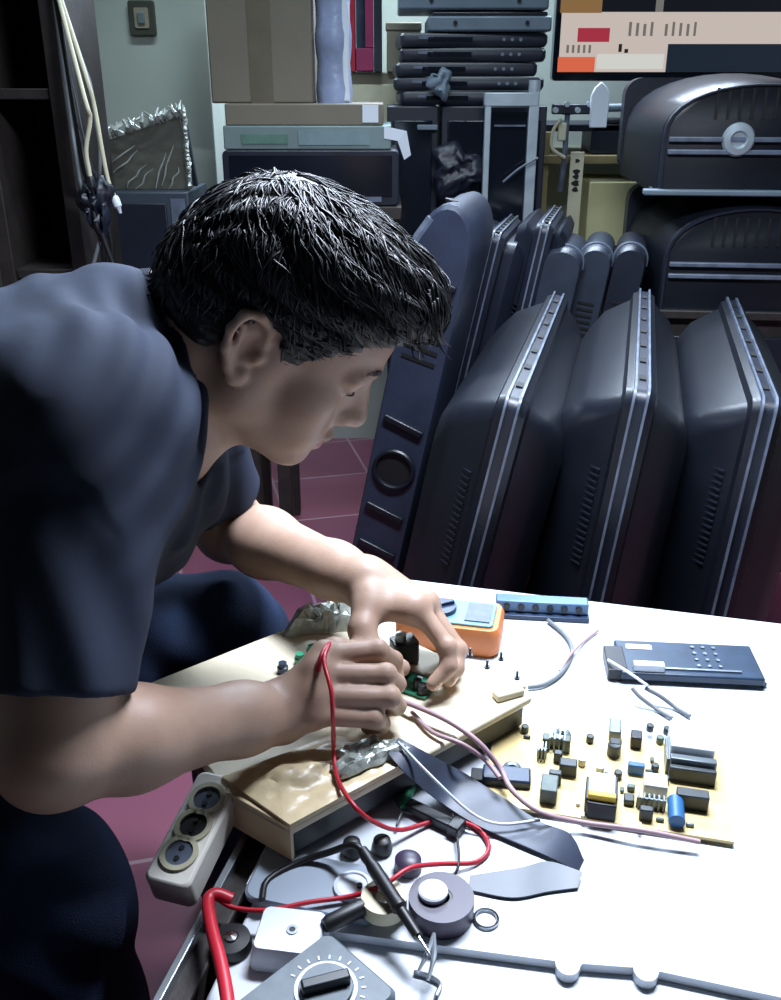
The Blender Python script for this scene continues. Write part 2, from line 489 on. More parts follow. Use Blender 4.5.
# loose tips at the fringe and nape
for i in range(110):
    u = r1.uniform(-1, 1)
    p = H(.106 + r1.uniform(-.010, .010), u * .050, .094 + r1.uniform(-.012, .016))
    d1 = (Fv * r1.uniform(.3, .8) - Uv * r1.uniform(.2, .8) + Lv * r1.uniform(-.4, .4)).normalized(); l = r1.uniform(.014, .030)
    lk.tube([p - Fv * .02 + Uv * .02, p, p + d1 * l * .6, p + d1 * l + Uv * .004], [.0016, .0016, .001, .0002], 4, smooth=2)
for i in range(90):
    u = r1.uniform(-1, 1)
    p = H(-.085 + r1.uniform(-.02, .03), u * .055, -.03 + r1.uniform(-.015, .03)); d1 = (-Uv + Lv * r1.uniform(-.3, .3) - Fv * r1.uniform(-.1, .4)).normalized()
    lk.tube([p, p + d1 * .012, p + d1 * .026], [.0016, .0012, .0002], 4, smooth=2)
lme = bpy.data.meshes.new('locks'); lme.from_pydata([tuple(Vector(p) - BASE) for p in lk.v], [], lk.f); lme.update()
import bmesh
bm = bmesh.new(); bm.from_mesh(hair.data); bm.from_mesh(lme); bm.to_mesh(hair.data); bm.free(); bpy.data.meshes.remove(lme)
hair.data.polygons.foreach_set('use_smooth', [True] * len(hair.data.polygons))

# ---- shirt
sh = Field((-.86, .50, .42), (.02, 1.24, 1.02), .0036)
torso(sh, .013)
sh.cone(C7 + Vector((-.012, 0, -.006)), Vector((-.31, .86, .850)), .076, .105, .04)
hemR, hemL = SR.lerp(ER, .82), SL.lerp(EL, .80)
sh.cone(SR + Vector((.002, 0, -.002)), hemR, .064, .058, .05); sh.cone(SL, hemL, .068, .064, .05)
dR = (ER - SR).normalized(); dL = (EL - SL).normalized()
def folds(X, Yy, Zz):
    a =   .0042 * np.sin(190 * (X * .80 + Yy * .25 - Zz * .50) + 4 * np.sin(13 * Yy + 9 * Zz)) * np.clip(1 - ((X + .16) ** 2 + (Yy - .76) ** 2 + (Zz - .86) ** 2) / .030, 0, 1)
    b = .0030 * np.sin(140 * (X * .9 + Zz * .22 + Yy * .3) + 3 * np.sin(14 * Zz)) * np.clip((.86 - Zz) / .12, 0, 1)
    c = .0030 * np.sin(52 * Yy + 40 * X + 3 * np.sin(17 * X)) * np.sin(45 * X + 25 * Zz)
    return (a + b + c).astype(np.float32)
sh.fn_all(folds, 'add')
for a, d_, r_ in ((hemR, dR, .048), (hemL, dL, .050)):      # open sleeve ends
    sh.cone(a - d_ * .035, a + d_ * .12, r_, r_, .004, 's')
    sh.cone(a - d_ * .05, a + d_ * .10, .11, .11, .003, 's', tlo=1 / 3)
sh.cone(H(-.030, 0, -.020), C7 + Vector((.02, 0, -.01)), .060, .070, .004, 's')
sh.cone(H(.02, -.005, -.085), Vector((-.20, .835, .825)), .048, .052, .01, 's')
shirt = sh.build('shirt', M_shirt, person, loc=BASE, smooth_it=2); shirt['label'] = 'navy blue short-sleeved shirt'
# collar band round the neck
cf = Field((-.38, .72, .74), (-.04, 1.0, 1.02), .003)
na, nb = H(-.030, 0, -.020), C7 + Vector((.02, 0, -.01)); na2 = na.lerp(nb, .45)
cf.cone(na2, nb, .068, .080, .005)
cf.cone(na - (nb - na) * .5, nb + (nb - na) * .3, .0605, .0735, .003, 's')
ax_ = (nb - na).normalized()
cf.ell(na.lerp(nb, .12), (.075, .075, .04), .006, 's', F=np.array([tuple(ax_.orthogonal().normalized()), tuple(ax_.cross(ax_.orthogonal()).normalized()), tuple(ax_)], dtype=np.float32))
collar = cf.build('collar', M_collar, person, loc=BASE, smooth_it=2); collar['label'] = 'dark ribbed shirt collar'

# ---- jeans and shoes
KR, KL = Vector((-.30, .595, .495)), Vector((-.215, 1.07, .455))
AR, AL = Vector((-.262, .585, .09)), Vector((-.21, 1.06, .09))
je = Field((-.86, .44, .06), (-.06, 1.24, .74), .0046)
je.ell((-.64, .85, .55), (.17, .195, .14), .05)
for hp, k, a in ((Vector((-.60, .75, .53)), KR, AR), (Vector((-.60, .95, .53)), KL, AL)):
    je.cone(hp, k, .102, .076, .06); je.cone(k, a, .074, .056, .03)
    je.cone(a - Vector((0, 0, .02)), a + Vector((0, 0, .02)), .056, .060, .02)
    je.cone(a - Vector((0, 0, .10)), a + Vector((0, 0, .01)), .050, .050, .004, 's')
je.fn_all(lambda X, Yy, Zz: (.0038 * np.sin(52 * Zz + 20 * X + 4 * np.sin(16 * Yy + 9 * X)) * np.clip(1.2 - np.abs(Zz - .45) / .25, .25, 1) + .002 * np.sin(60 * X - 33 * Zz + 20 * Yy)).astype(np.float32))
je.build('jeans', M_jeans, person, loc=BASE, smooth_it=2)['label'] = 'dark blue denim jeans'
for a in (AR, AL):
    sf = Field(tuple(a - Vector((.12, .09, .10))), tuple(a + Vector((.24, .09, .06))), .004)
    sf.cone(a + Vector((-.03, 0, -.045)), a + Vector((.14, 0, -.052)), .045, .040, .03)
    sf.cone(a + Vector((-.01, 0, -.03)), a + Vector((-.005, 0, .02)), .044, .047, .02)
    z0 = a.z
    sf.fn_all(lambda X, Yy, Zz: (.002 - Zz) + 0 * X + 0 * Yy, 'max')
    sf.build('shoe', M_shoe, person, loc=BASE)

# stool that carries him
stool = thing('stool', 'low wooden stool under the seated man', 'stool', TR((-.64, .85, 0)))
M_wood = material('worn_wood', '5B4330', .6, var=.3, scale=22, bump=.2)
MB().prism(rrect(.34, .34, .03), .375, .405).build('seat', M_wood, stool, bevel=.004)
for sx in (-1, 1):
    for sy in (-1, 1): MB().box(.04, .04, .375, (sx * .13, sy * .13, .1875)).build('leg', M_wood, stool, bevel=.003)
for sy in (-1, 1): MB().box(.22, .02, .04, (0, sy * .13, .15)).build('stretcher', M_wood, stool, bevel=.002)
# ================================================================== BENCH AND WHAT LIES ON IT
M_white = material('white_laminate', 'CDD2D9', .45, var=.03, scale=6, bump=.03)
M_sheet = material('white_acrylic', 'CBD1DA', .35, var=.03, scale=8)
M_dark = material('black_plastic', '15181F', .42, var=.15, scale=25)
M_darkwood = material('dark_bench_wood', '2A2422', .6, var=.3, scale=25, bump=.2)
M_steel = material('brushed_steel', '9BA2A8', .35, metal=.9, var=.1, scale=40)
M_chrome = material('shiny_metal', 'C9CCD0', .18, metal=1, var=.04)
M_kraft = material('kraft_paper', 'D2BF9A', .36, var=.12, scale=16, bump=.5, bscale=38)
M_cream = material('cream_backing_board', 'D8CDB4', .6, var=.05, scale=10, bump=.1)
M_orange = material('orange_rubber', 'C8743A', .5, var=.06)
M_face = material('meter_blue_face', '5E8C9C', .45, var=.10, scale=60)
M_pcbtan = material('tan_circuit_board', 'CDB67C', .5, var=.06, scale=60)
M_pcbgreen = material('green_circuit_board', '2F8F6C', .4, var=.25, scale=90)
M_red = material('red_cable_rubber', 'B11E2E', .4, var=.08)
M_pink = material('pink_cable', 'A3868D', .45, var=.06)
M_black = material('black_rubber_cable', '0E0F12', .45, var=.1)
M_greycab = material('grey_cable', '6E7378', .45, var=.08)
M_ribbon = material('dark_ribbon_cable', '3A4254', .45, var=.12, scale=50)
M_ribback = material('silver_grey_ribbon', '3A4350', .45, var=.15, scale=40)
M_white2 = material('white_plastic', 'CED5DE', .4, var=.03)
M_yellow = material('yellow_tape', 'D9B33A', .5, var=.08)
M_bluecomp = material('blue_component', '2C5E8E', .4, var=.1)
M_navybox = material('navy_plastic', '22344E', .4, var=.12)
M_greymeter = material('grey_meter_plastic', '5B646B', .55, var=.15, scale=70)
M_purple = material('dark_purple_tape', '33283F', .4, var=.1)
M_tan = material('tan_paper_tape', 'C9C0A4', .6, var=.08)
M_green = material('green_plastic', '1E7A55', .4, var=.1)
M_alu = material('aluminium_fins', '70797F', .4, metal=.6, var=.15)
M_foil = material('crinkled_film', 'A9AFA8', .28, metal=.3, var=.3, scale=40, bump=.9, bscale=60)

TA = R(-14)
e1 = Vector((math.cos(TA), math.sin(TA), 0)); e2 = Vector((-math.sin(TA), math.cos(TA), 0))
def F2(p, ang=TA, z=None): return TR((p.x, p.y, p.z if z is None else z), (0, 0, ang))

# --- the bench
TO = Vector((-.175, .30, 0)) + e2 * .0          # near-left corner region of the top
edge_far = Vector((.261, 1.086, 0))
wid = .44
# left edge passes (-.168,.502); far edge passes edge_far
pl = Vector((-.160, .502, 0)); u0 = pl.dot(e1); v1 = edge_far.dot(e2); v0 = v1 - .92; u1 = u0 + .585
bench = thing('workbench', 'white topped workbench the man leans over, with dark wooden frame', 'table', TR(e1 * u0 + e2 * v0, (0, 0, TA)))
bw, bd = u1 - u0, v1 - v0
MB().box(bw - .02, bd, .026, (bw / 2 + .01, bd / 2, T - .0225)).build('tabletop', M_white, bench, bevel=.003)
MB().box(.020, bd, .045, (-.0, bd / 2, T - .0325)).build('edge_board', M_darkwood, bench, bevel=.002)['label'] = 'dark wooden edge board'
MB().box(.007, .5, .012, (-.0105, .30, T - .006)).build('edge_rail', M_steel, bench, bevel=.001)['label'] = 'steel rail along the edge'
for x in (.04, bw - .04):
    for y in (.05, bd - .05): MB().box(.045, .045, T - .0355, (x, y, (T - .0355) / 2)).build('leg', M_darkwood, bench, bevel=.003)
for y in (.05, bd - .05): MB().box(bw - .125, .02, .06, (bw / 2, y, T - .07)).build('apron', M_darkwood, bench, bevel=.002)
for x in (.04, bw - .04): MB().box(.02, bd - .145, .06, (x, bd / 2, T - .07)).build('apron', M_darkwood, bench, bevel=.002)

# --- the acrylic sheet in front: its far edge shows as a step with two round notches
n0, n1, n2 = Z(372, 934, T), Z(568, 964, T), Z(702, 972, T)
def to_b(p): 
    q = Vector((p.x, p.y, 0)) - e1 * u0 - e2 * v0; return q.dot(e1), q.dot(e2)
ed = []
a, b, c = to_b(Z(300, 925, T)), to_b(Z(568, 962, T)), to_b(Z(646, 968, T))
top_y = [(0.10, a[1]), (b[0], b[1]), (c[0], c[1])]
def edge_y(x): return float(np.interp(x, [t[0] for t in top_y] + [bw], [t[1] for t in top_y] + [c[1] - .004]))
out = [(.012, bd - .002), (bw - .002, bd - .002)]
pts = [(bw - .002, edge_y(bw))]
for cx in (c[0], b[0]):
    pts += [(cx + .011, edge_y(cx + .011))] + [(cx + .0095 * math.cos(t), edge_y(cx) - .0105 * math.sin(t) - .001) for t in np.linspace(0, math.pi, 9)] + [(cx - .011, edge_y(cx - .011))]
xa_ = to_b(Z(326, 930, T))[0]
pts += [(xa_, edge_y(xa_)), (xa_, edge_y(xa_) + .030), (.012, edge_y(.012) + .030)]
sheet = MB().prism(list(reversed(out + pts)), 0, .0088).build('acrylic_sheet', M_sheet, M=TR(e1 * u0 + e2 * v0 + Vector((0, 0, T - .0092)), (0, 0, TA)))
tag(sheet, 'white plastic sheet covering the bench, with two round notches in its near edge', 'plastic sheet')
TS = T - .009

# --- cardboard-wrapped panel that carries the repair
SZ = .046
cA, cB, cC, cD = Z(140, 684, T + SZ), Z(338, 606, T + SZ), Z(533, 694, T + SZ), Z(290, 826, T + SZ)
cE = Z(226, 790, T + SZ)
ctr = (cA + cB + cC + cD) / 4; ctr.z = T
ang = math.atan2((cC - cB).y + (cD - cA).y, (cC - cB).x + (cD - cA).x)
panel = thing('repair_panel', 'flat panel wrapped in brown paper with a cream face, under both hands', 'panel', TR(ctr, (0, 0, ang)))
Mi = panel.matrix_world.inverted()
def loc(p): q = Mi @ p; return (q.x, q.y)
quad = [loc(cA), loc(cE), loc(cD), loc(cC), loc(cB)]
def shrink(q, f): 
    mx = sum(p[0] for p in q) / len(q); my = sum(p[1] for p in q) / len(q); return [((p[0] - mx) * f + mx, (p[1] - my) * f + my) for p in q]
MB().prism(shrink(quad, .965), .0075, SZ - .012).build('tray', M_dark, panel, bevel=.003)['label'] = 'black side of the panel'
MB().prism(quad, SZ - .012, SZ - .002).build('face_board', M_cream, panel, bevel=.003)
# kraft wrap folded over the near corner, wrinkled
def wrap():
    m = MB(); P = [Mi @ p for p in (Z(222, 778, T + SZ), Z(290, 826, T + SZ), Z(412, 760, T + SZ), Z(335, 735, T + SZ))]
    n = 26; r = np.random.default_rng(3); g = r.normal(size=(n + 1, n + 1))
    for _ in range(4): g = (g + np.roll(g, 1, 0) + np.roll(g, 1, 1) + np.roll(g, -1, 0) + np.roll(g, -1, 1)) / 5
    vs = []
    for i in range(n + 1):
        for j in range(n + 1):
            u, v = i / n, j / n
            p = P[0] * (1 - u) * (1 - v) + P[1] * (1 - u) * v + P[2] * u * v + P[3] * u * (1 - v)
            ed = min(u, 1 - u, v, 1 - v)
            vs.append((p.x, p.y, SZ + .0015 + .012 * abs(g[i, j]) * min(1, ed * 8) + .010 * max(0, 1 - ((u - .35) ** 2 + (v - .45) ** 2) / .06)))
    o = len(vs); vs += [(x, y, SZ - .003) for x, y, z in vs]
    fs = []
    for i in range(n):
        for j in range(n):
            q = (i * (n + 1) + j, (i + 1) * (n + 1) + j, (i + 1) * (n + 1) + j + 1, i * (n + 1) + j + 1); fs += [q, tuple(o + k for k in reversed(q))]
    rim = [i * (n + 1) for i in range(n + 1)] + [n * (n + 1) + j for j in range(1, n + 1)] + [i * (n + 1) + n for i in range(n - 1, -1, -1)] + [j for j in range(n - 1, 0, -1)]
    for k in range(len(rim)):
        a, b = rim[k], rim[(k + 1) % len(rim)]; fs.append((a, b, b + o, a + o))
    return m.add(vs, fs)
wrap().build('paper_wrap', M_kraft, panel)['label'] = 'crumpled brown kraft paper'
# paper side flap hanging over the left corner
fl = [loc(cE), loc(cD)]
MB().prism([fl[0], fl[1], (fl[1][0] * .99, fl[1][1] + .004), (fl[0][0] * .99, fl[0][1] + .004)], .0075, SZ - .002).build('paper_flap', M_kraft, panel)
PZ = T + SZ

def flat(px, py, z, ang=TA): p = Z(px, py, z); return TR(p, (0, 0, ang))

# --- small green board being soldered
gb = thing('circuit_board', 'small green circuit board being soldered between the two hands', 'circuit board', flat(412, 684, PZ - .001, R(-30)))
MB().box(.050, .036, .002, (0, 0, .0012)).build('board', M_pcbgreen, gb)
MB().box(.010, .008, .006, (-.012, .006, .0052)).build('chip', M_dark, gb, bevel=.0006)
for x, y in ((.010, -.007), (.018, -.012)): MB().cyl(.0045, .011, (x, y, .0077)).build('capacitor', M_dark, gb, bevel=.0006)
for x, y in ((-.004, -.010), (.004, .010), (.016, .006)): MB().box(.006, .003, .002, (x, y, .0032)).build('resistor', M_white2, gb)
fb = thing('flyback_block', 'black component block on the panel under the reaching hand', 'component', flat(404, 660, PZ - .002, R(20)))
MB().prism(rrect(.028, .024, .004), 0, .026).build('block', M_dark, fb, bevel=.001)
MB().cyl(.006, .008, (-.004, 0, .030), n=16).build('cap', M_pcbgreen if 0 else M_steel, fb)
tag(MB().prism(rrect(.010, .008, .002), 0, .010).build('black_plug', M_dark, M=flat(424, 696, PZ - .002, R(10)), bevel=.001), 'tiny black plug at the near corner of the small green board', 'plug')
# crinkled clear film and clips by the wrist
def crumple(n, sx, sy, h, seed):
    r = np.random.default_rng(seed); g = r.random((n + 1, n + 1)); m = MB(); vs = []
    if n > 10: g = .75 * (g + np.roll(g, 1, 0) + np.roll(g, 1, 1) + np.roll(g, (1, 1), (0, 1))) / 4 + .25 * g
    for i in range(n + 1):
        for j in range(n + 1):
            u, v = i / n, j / n; e = min(1, 5 * min(u, 1 - u, v, 1 - v))
            U_, V_ = 2 * u - 1, 2 * v - 1; du, dv = U_ * math.sqrt(1 - V_ * V_ / 2), V_ * math.sqrt(1 - U_ * U_ / 2)
            k_ = 1 + .22 * math.sin(3 * math.atan2(dv, du) + seed) + .10 * math.sin(7 * math.atan2(dv, du) + 2 * seed)
            vs.append((du * .55 * sx * k_ + .08 * sx * (r.random() - .5) * e, dv * .55 * sy * k_ + .08 * sy * (r.random() - .5) * e, .0015 + h * g[i, j] * e))
    o = len(vs); vs += [(x, y, max(0, z - .0015)) for x, y, z in vs]; fs = []
    for i in range(n):
        for j in range(n):
            q = (i * (n + 1) + j, (i + 1) * (n + 1) + j, (i + 1) * (n + 1) + j + 1, i * (n + 1) + j + 1); fs += [q, tuple(o + k for k in reversed(q))]
    rim = [i * (n + 1) for i in range(n + 1)] + [n * (n + 1) + j for j in range(1, n + 1)] + [i * (n + 1) + n for i in range(n - 1, -1, -1)] + [j for j in range(n - 1, 0, -1)]
    for k in range(len(rim)):
        a, b = rim[k], rim[(k + 1) % len(rim)]; fs.append((a, b, b + o, a + o))
    return m.add(vs, fs)
tag(crumple(13, .085, .055, .034, 4).build('crumpled_film', M_foil, M=flat(328, 622, PZ - .002, R(20)), smooth=0), 'crumpled silvery film on the far corner of the panel, beside the wrist', 'plastic film')
tag(crumple(12, .07, .035, .014, 9).build('plastic_scrap', M_foil, M=flat(368, 756, PZ - .001 + .006, R(28)), smooth=0), 'crumpled clear plastic scrap below the fist', 'plastic scrap')
for i, (px, py) in enumerate(((283, 672), (300, 663), (312, 655))):
    tag(MB().lathe([(0, 0), (.006, 0), (.006, .007), (.0045, .008), (.0045, .012), (0, .012)], 14).build('spool_cap' if 0 else 'small_knob', M_navybox if i == 0 else M_pcbgreen, M=flat(px, py, PZ - .002)),
        ['dark blue little knob lying left of the fist', 'green little knob second from the left beside the fist', 'green little knob nearest the far wrist'][i], 'knob', 'small knobs on the panel')
for i, (px, py, lb) in enumerate(((470, 656, 'black screw farthest left of the loose screws by the orange meter'), (487, 668, 'black screw at the front of the loose screws by the orange meter'), (501, 660, 'black screw at the right of the loose screws by the orange meter'), (517, 679, 'black screw lying near the tip of the panel'))):
    s = MB().cyl(.0032, .0022, (0, 0, .0011), n=12).cyl(.0015, .008, (0, 0, .006), n=8)
    tag(s.build('screw', M_dark, M=flat(px, py, PZ - .002)), lb, 'screw', 'loose screws on the panel')
# torn bracket near the corner of the panel
tag(MB().box(.032, .014, .008, (0, 0, .004)).box(.010, .010, .006, (.018, .006, .003)).build('plastic_clip', M_tan, M=flat(508, 696, PZ - .002, R(24)), bevel=.002), 'tan plastic clip at the right tip of the panel', 'clip')

# --- orange multimeter
def meter_body(w, l, h): return rrect(w, l, .010)
mo = thing('multimeter', 'orange multimeter with a blue face, lying behind the hand', 'multimeter', flat(450, 638, T, R(-12)))
mw, ml, mh = .125, .072, .036
MB().loft([[(x * s, y * s, z) for x, y in rrect(mw, ml, .012)] for s, z in ((.94, 0), (1, .005), (1, mh - .006), (.95, mh))]).build('rubber_case', M_orange, mo)
MB().prism(rrect(mw - .018, ml - .016, .006), mh - .001, mh + .003).build('face_plate', M_face, mo, bevel=.001)
MB().cyl(.019, .006, (-.012, 0, mh + .0055), n=28).box(.034, .006, .006, (-.012, 0, mh + .0095), (0, 0, R(35))).build('dial', M_navybox, mo, bevel=.001)
MB().box(.030, .042, .002, (.034, 0, mh + .0035)).build('display', M_greymeter, mo)
for i in (-1, 0, 1): MB().lathe([(.0028, 0), (.0045, 0), (.0045, .003), (.0028, .003), (.0028, 0)], 14, TR((-.045, i * .016, mh + .0025))).build('jack', M_dark, mo)
# --- slim blue board behind the meter
sb = thing('inverter_board', 'slim blue grey inverter board at the far edge of the bench', 'circuit board', flat(541, 615, T, R(-6)))
MB().box(.118, .026, .006, (0, -.002, .003)).build('base', M_navybox, sb, bevel=.001)
MB().box(.116, .020, .016, (0, .003, .014)).build('shield', material('blue_grey_metal', '5C7896', .45, metal=.4, var=.1), sb, bevel=.002)
for i in range(6): MB().cyl(.0042, .003, (-.044 + i * .018, -.0078, .014), (R(90), 0, 0), 12).build('terminal', M_dark, sb)
tag(MB().prism(rrect(.014, .012, .003), 0, .012).build('connector_block', M_white2, M=flat(583, 612, T), bevel=.001), 'white connector block right of the slim blue board', 'connector')

# --- dark board at the right
kb = thing('control_board', 'black control board at the right side of the bench with a white label', 'circuit board', flat(668, 668, T, R(-5)))
MB().box(.158, .070, .010, (.020, 0, .009)).build('case', material('black_board', '22344A', .4, var=.2, scale=60), kb, bevel=.002)
MB().box(.022, .052, .013, (-.062, -.006, .008)).build('connector', M_dark, kb, bevel=.001)
MB().prism(rrect(.030, .010, .002), .0138, .0146, TR((-.032, .020, 0))).build('label_sticker', M_white2, kb)
for i in range(3):
    for j in range(4): MB().cyl(.0022, .002, (.030 + i * .012, .024 - j * .013, .0145), n=10).build('solder_point', M_steel, kb)
MB().box(.10, .003, .002, (.025, -.024, .0148)).build('trim_strip', M_steel, kb)
MB().box(.034, .010, .009, (-.028, -.027, .0185)).build('plug', M_white2, kb, bevel=.001)
for i in range(4):
    MB().cyl(.0035, T and .0045, (-.06 + .16 * (i % 2), -.028 + .056 * (i // 2), .0022), n=8).build('foot', M_dark, kb)

def cable(name, pts, r, mat, label, cat, n=8):
    return tag(MB().tube(pts, r, n).build(name, mat, loc=pts[0], smooth=80), label, cat)
zc = T + .0034
cable('wire_pair', [Z(632, 688, T + .018), Z(640, 697, T + .012), Z(655, 708, zc), Z(672, 718, zc)], .0022, M_greycab, 'grey wire from the white plug of the black control board, left of its twin', 'wire')
cable('wire_pair', [Z(645, 688, T + .018), Z(660, 696, T + .012), Z(675, 707, zc), Z(690, 716, zc)], .0024, M_greycab, 'grey wire from the white plug of the black control board, right of its twin', 'wire')
cable('wire_pair', [Z(608, 660, T + .018), Z(628, 672, T + .022), Z(648, 686, T + .022)], .0016, M_white2, 'thin white wire crossing the corner of the black control board', 'wire')
cable('looped_cable', [Z(548, 620, T + .004), Z(566, 636, zc), Z(572, 652, zc), Z(562, 672, zc), Z(545, 684, zc), Z(528, 687, zc)], .0026, M_greycab, 'dark grey cable curling in a loop right of the orange meter', 'cable')
cable('looped_cable', [Z(598, 630, zc), Z(584, 641, zc), Z(571, 654, zc + .005), Z(560, 671, zc)], .0018, M_pink, 'thin pinkish wire crossing the looped grey cable', 'wire')

# --- tan power board with components
pb = thing('power_board', 'tan power supply circuit board crowded with components at the right', 'circuit board', TR((.084, .700, T), (0, 0, R(-13))))
PBI = pb.matrix_world.inverted()
MB().box(.226, .130, .003, (.113, .063, .0045)).build('board', M_pcbtan, pb)
for x in (.01, .216):
    for y in (.01, .116): MB().cyl(.003, .003, (x, y, .0015), n=8).build('standoff', M_steel, pb)
def comp(name, mat, px, py, sx, sy, h, rot=0, bevel=.0012, shape='box', top=1.0, z0=.006, label=None, par=None):
    q = PBI @ Z(px, py, T + .006 + h * .5)
    if shape != 'torus': sx *= 1.2; sy *= 1.2; h *= 1.15
    m = MB()
    if shape == 'box': m.box(sx, sy, h, (q.x, q.y, z0 + h / 2), (0, 0, rot), top=top)
    elif shape == 'cyl': m.lathe([(0, 0), (sx * .92, 0), (sx, .0008), (sx, h - .0012), (sx * .9, h - .0004), (sx * .75, h - .0008), (0, h - .0008)], 18, TR((q.x, q.y, z0)))
    elif shape == 'lay': m.cyl(sx, sy, (q.x, q.y, z0 + sx), (R(90), 0, rot), 18)
    elif shape == 'fin':
        k = max(3, int(sx / .004))
        for i in range(k): m.box(.0016, sy, h, (q.x - sx / 2 + sx * (i + .5) / k, q.y, z0 + h / 2), (0, 0, 0))
        m.box(sx, .002, h * .8, (q.x, q.y, z0 + h * .4))
    elif shape == 'torus':
        vs = [[Vector((q.x + (sx + .0035 * math.cos(b)) * math.cos(a), q.y + (sx + .0035 * math.cos(b)) * math.sin(a), z0 + .0035 + .0035 * math.sin(b))) for b in np.linspace(0, 2 * math.pi, 9)[:-1]] for a in np.linspace(0, 2 * math.pi, 19)]
        m.loft(vs, cap=False)
    o = m.build(name, mat, par or pb, bevel=bevel if shape == 'box' else 0)
    if label: o['label'] = label
    return o
M_pcbdk = material('dark_grey_component', '2E353A', .45, var=.2, scale=80)
M_grgr = material('greenish_grey_component', '4E5B57', .5, var=.3, scale=90)
comp('heat_sink', M_alu, 557, 742, .016, .012, .014, shape='fin')
comp('heat_sink', M_alu, 542, 752, .008, .012, .012, shape='fin')
comp('transistor', M_grgr, 546, 742, .006, .009, .012); comp('transistor', M_grgr, 566, 745, .007, .008, .013); comp('transistor', M_pcbdk, 558, 757, .007, .006, .010)
comp('relay', M_pcbdk, 568, 768, .014, .010, .012)
comp('coil', M_alu, 562, 736, .006, .004, .004, shape='torus')
comp('capacitor', M_pcbdk, 614, 750, .0055, .010, .012, shape='cyl'); comp('choke', M_alu, 615, 730, .010, .020, .010); comp('choke_end', M_dark, 615, 747, .0098, .008, .012)
comp('relay', M_dark, 636, 740, .009, .012, .012)
comp('film_capacitor', M_bluecomp, 636, 769, .013, .006, .010, label='blue film capacitor')
comp('transformer_core', M_pcbdk, 589, 796, .006, .026, .016); comp('transformer_core', M_pcbdk, 613, 796, .006, .026, .016)
tf = comp('transformer', M_white2, 601, 793, .020, .022, .020)
comp('tape_band', M_yellow, 601, 805, .0205, .006, .0205, par=pb, label='yellow winding tape')
comp('transformer_bobbin', M_dark, 601, 811, .022, .005, .015)
comp('optocoupler', M_white2, 655, 786, .018, .016, .012); comp('heat_sink', M_alu, 651, 803, .022, .006, .012, shape='fin')
comp('regulator', M_pcbdk, 646, 814, .010, .006, .011)
comp('chip', M_pcbdk, 629, 800, .008, .009, .006); comp('chip', M_grgr, 631, 788, .006, .005, .005)
comp('power_transformer', M_white2, 690, 748, .034, .034, .024); comp('transformer_core', M_alu, 692, 768, .036, .007, .018); comp('transformer_core', M_pcbdk, 692, 776, .036, .005, .014)
comp('heat_sink', M_alu, 668, 756, .005, .030, .016, shape='fin')
comp('electrolytic_capacitor', M_bluecomp, 676, 812, .0062, .024, 0.0124, shape='lay', label='blue electrolytic capacitor lying on its side')
comp('heat_sink', M_pcbdk, 692, 800, .024, .010, .014)
comp('inductor', M_grgr, 549, 790, .013, .020, .014); comp('ferrite', M_pcbdk, 555, 778, .010, .006, .012)
comp('coil', M_alu, 512, 770, .006, .004, .004, shape='torus')
for px, py in ((525, 729), (527, 737), (590, 739), (582, 762), (650, 728), (667, 731), (679, 737), (660, 740), (652, 760), (655, 768), (649, 771), (622, 790), (618, 775), (578, 803), (583, 815), (665, 780), (660, 820), (640, 826), (690, 825), (600, 770), (606, 775)):
    r_ = random.random()
    comp('capacitor' if r_ < .5 else 'resistor', random.choice([M_pcbdk, M_grgr, M_alu, M_tan]), px, py, .0032 if r_ < .5 else .006, .003, .007 if r_ < .5 else .003, shape='cyl' if r_ < .5 else 'box', rot=random.choice([0, 1.57]))
# navy box left of the power board
nv = thing('adapter_box', 'navy blue plastic box beside the left end of the tan power board', 'plastic box', flat(506, 785, T, R(-8)))
MB().box(.046, .022, .015, (0, 0, .0075)).build('case', M_navybox, nv, bevel=.002)
MB().box(.012, .018, .009, (-.028, 0, .006)).build('plug', M_dark, nv, bevel=.001)

# --- flat ribbon cables
def ribbon(name, mids, widths, mat, label, th=.0008):
    """strip through centre points with a width vector at each"""
    P = spline([Vector(p) for p in mids], 6); W = spline([Vector(w) for w in widths], 6); m = MB(); rings = []
    for i, (p, w) in enumerate(zip(P, W)):
        t = (P[min(i + 1, len(P) - 1)] - P[max(i - 1, 0)]).normalized(); n = t.cross(w).normalized() * th
        rings.append([p - w + n, p + w + n, p + w - n, p - w - n])
    m.loft(rings)
    return tag(m.build(name, mat, loc=P[0], smooth=50), label, 'ribbon cable')
def pair(ax, ay, bx, by, z, zb=None):
    a, b = Z(ax, ay, z), Z(bx, by, zb if zb is not None else z); return (a + b) / 2, (b - a) / 2
pp = [pair(398, 738, 388, 754, PZ + .012), pair(425, 752, 408, 776, PZ + .004, PZ - .006), pair(462, 772, 440, 802, T + .016, T + .010), pair(500, 796, 478, 826, T + .008, T + .004), pair(540, 822, 524, 846, T + .006, T + .004), pair(570, 834, 560, 862, T + .016, T + .003), pair(584, 860, 578, 872, T + .012, T + .004)]
ribbon('ribbon_cable', [p[0] for p in pp], [p[1] for p in pp], M_ribbon, 'dark blue grey ribbon cable running from the panel across the white bench')
pp = [pair(582, 872, 578, 888, T + .006, T + .002), pair(548, 862, 548, 892, T + .004, T + .002), pair(520, 868, 512, 898, T + .005, T + .002), pair(470, 876, 468, 890, T + .004, T + .002)]
ribbon('ribbon_cable', [p[0] for p in pp], [p[1] for p in pp], M_ribback, 'silver grey ribbon cable end folded back on the white bench')

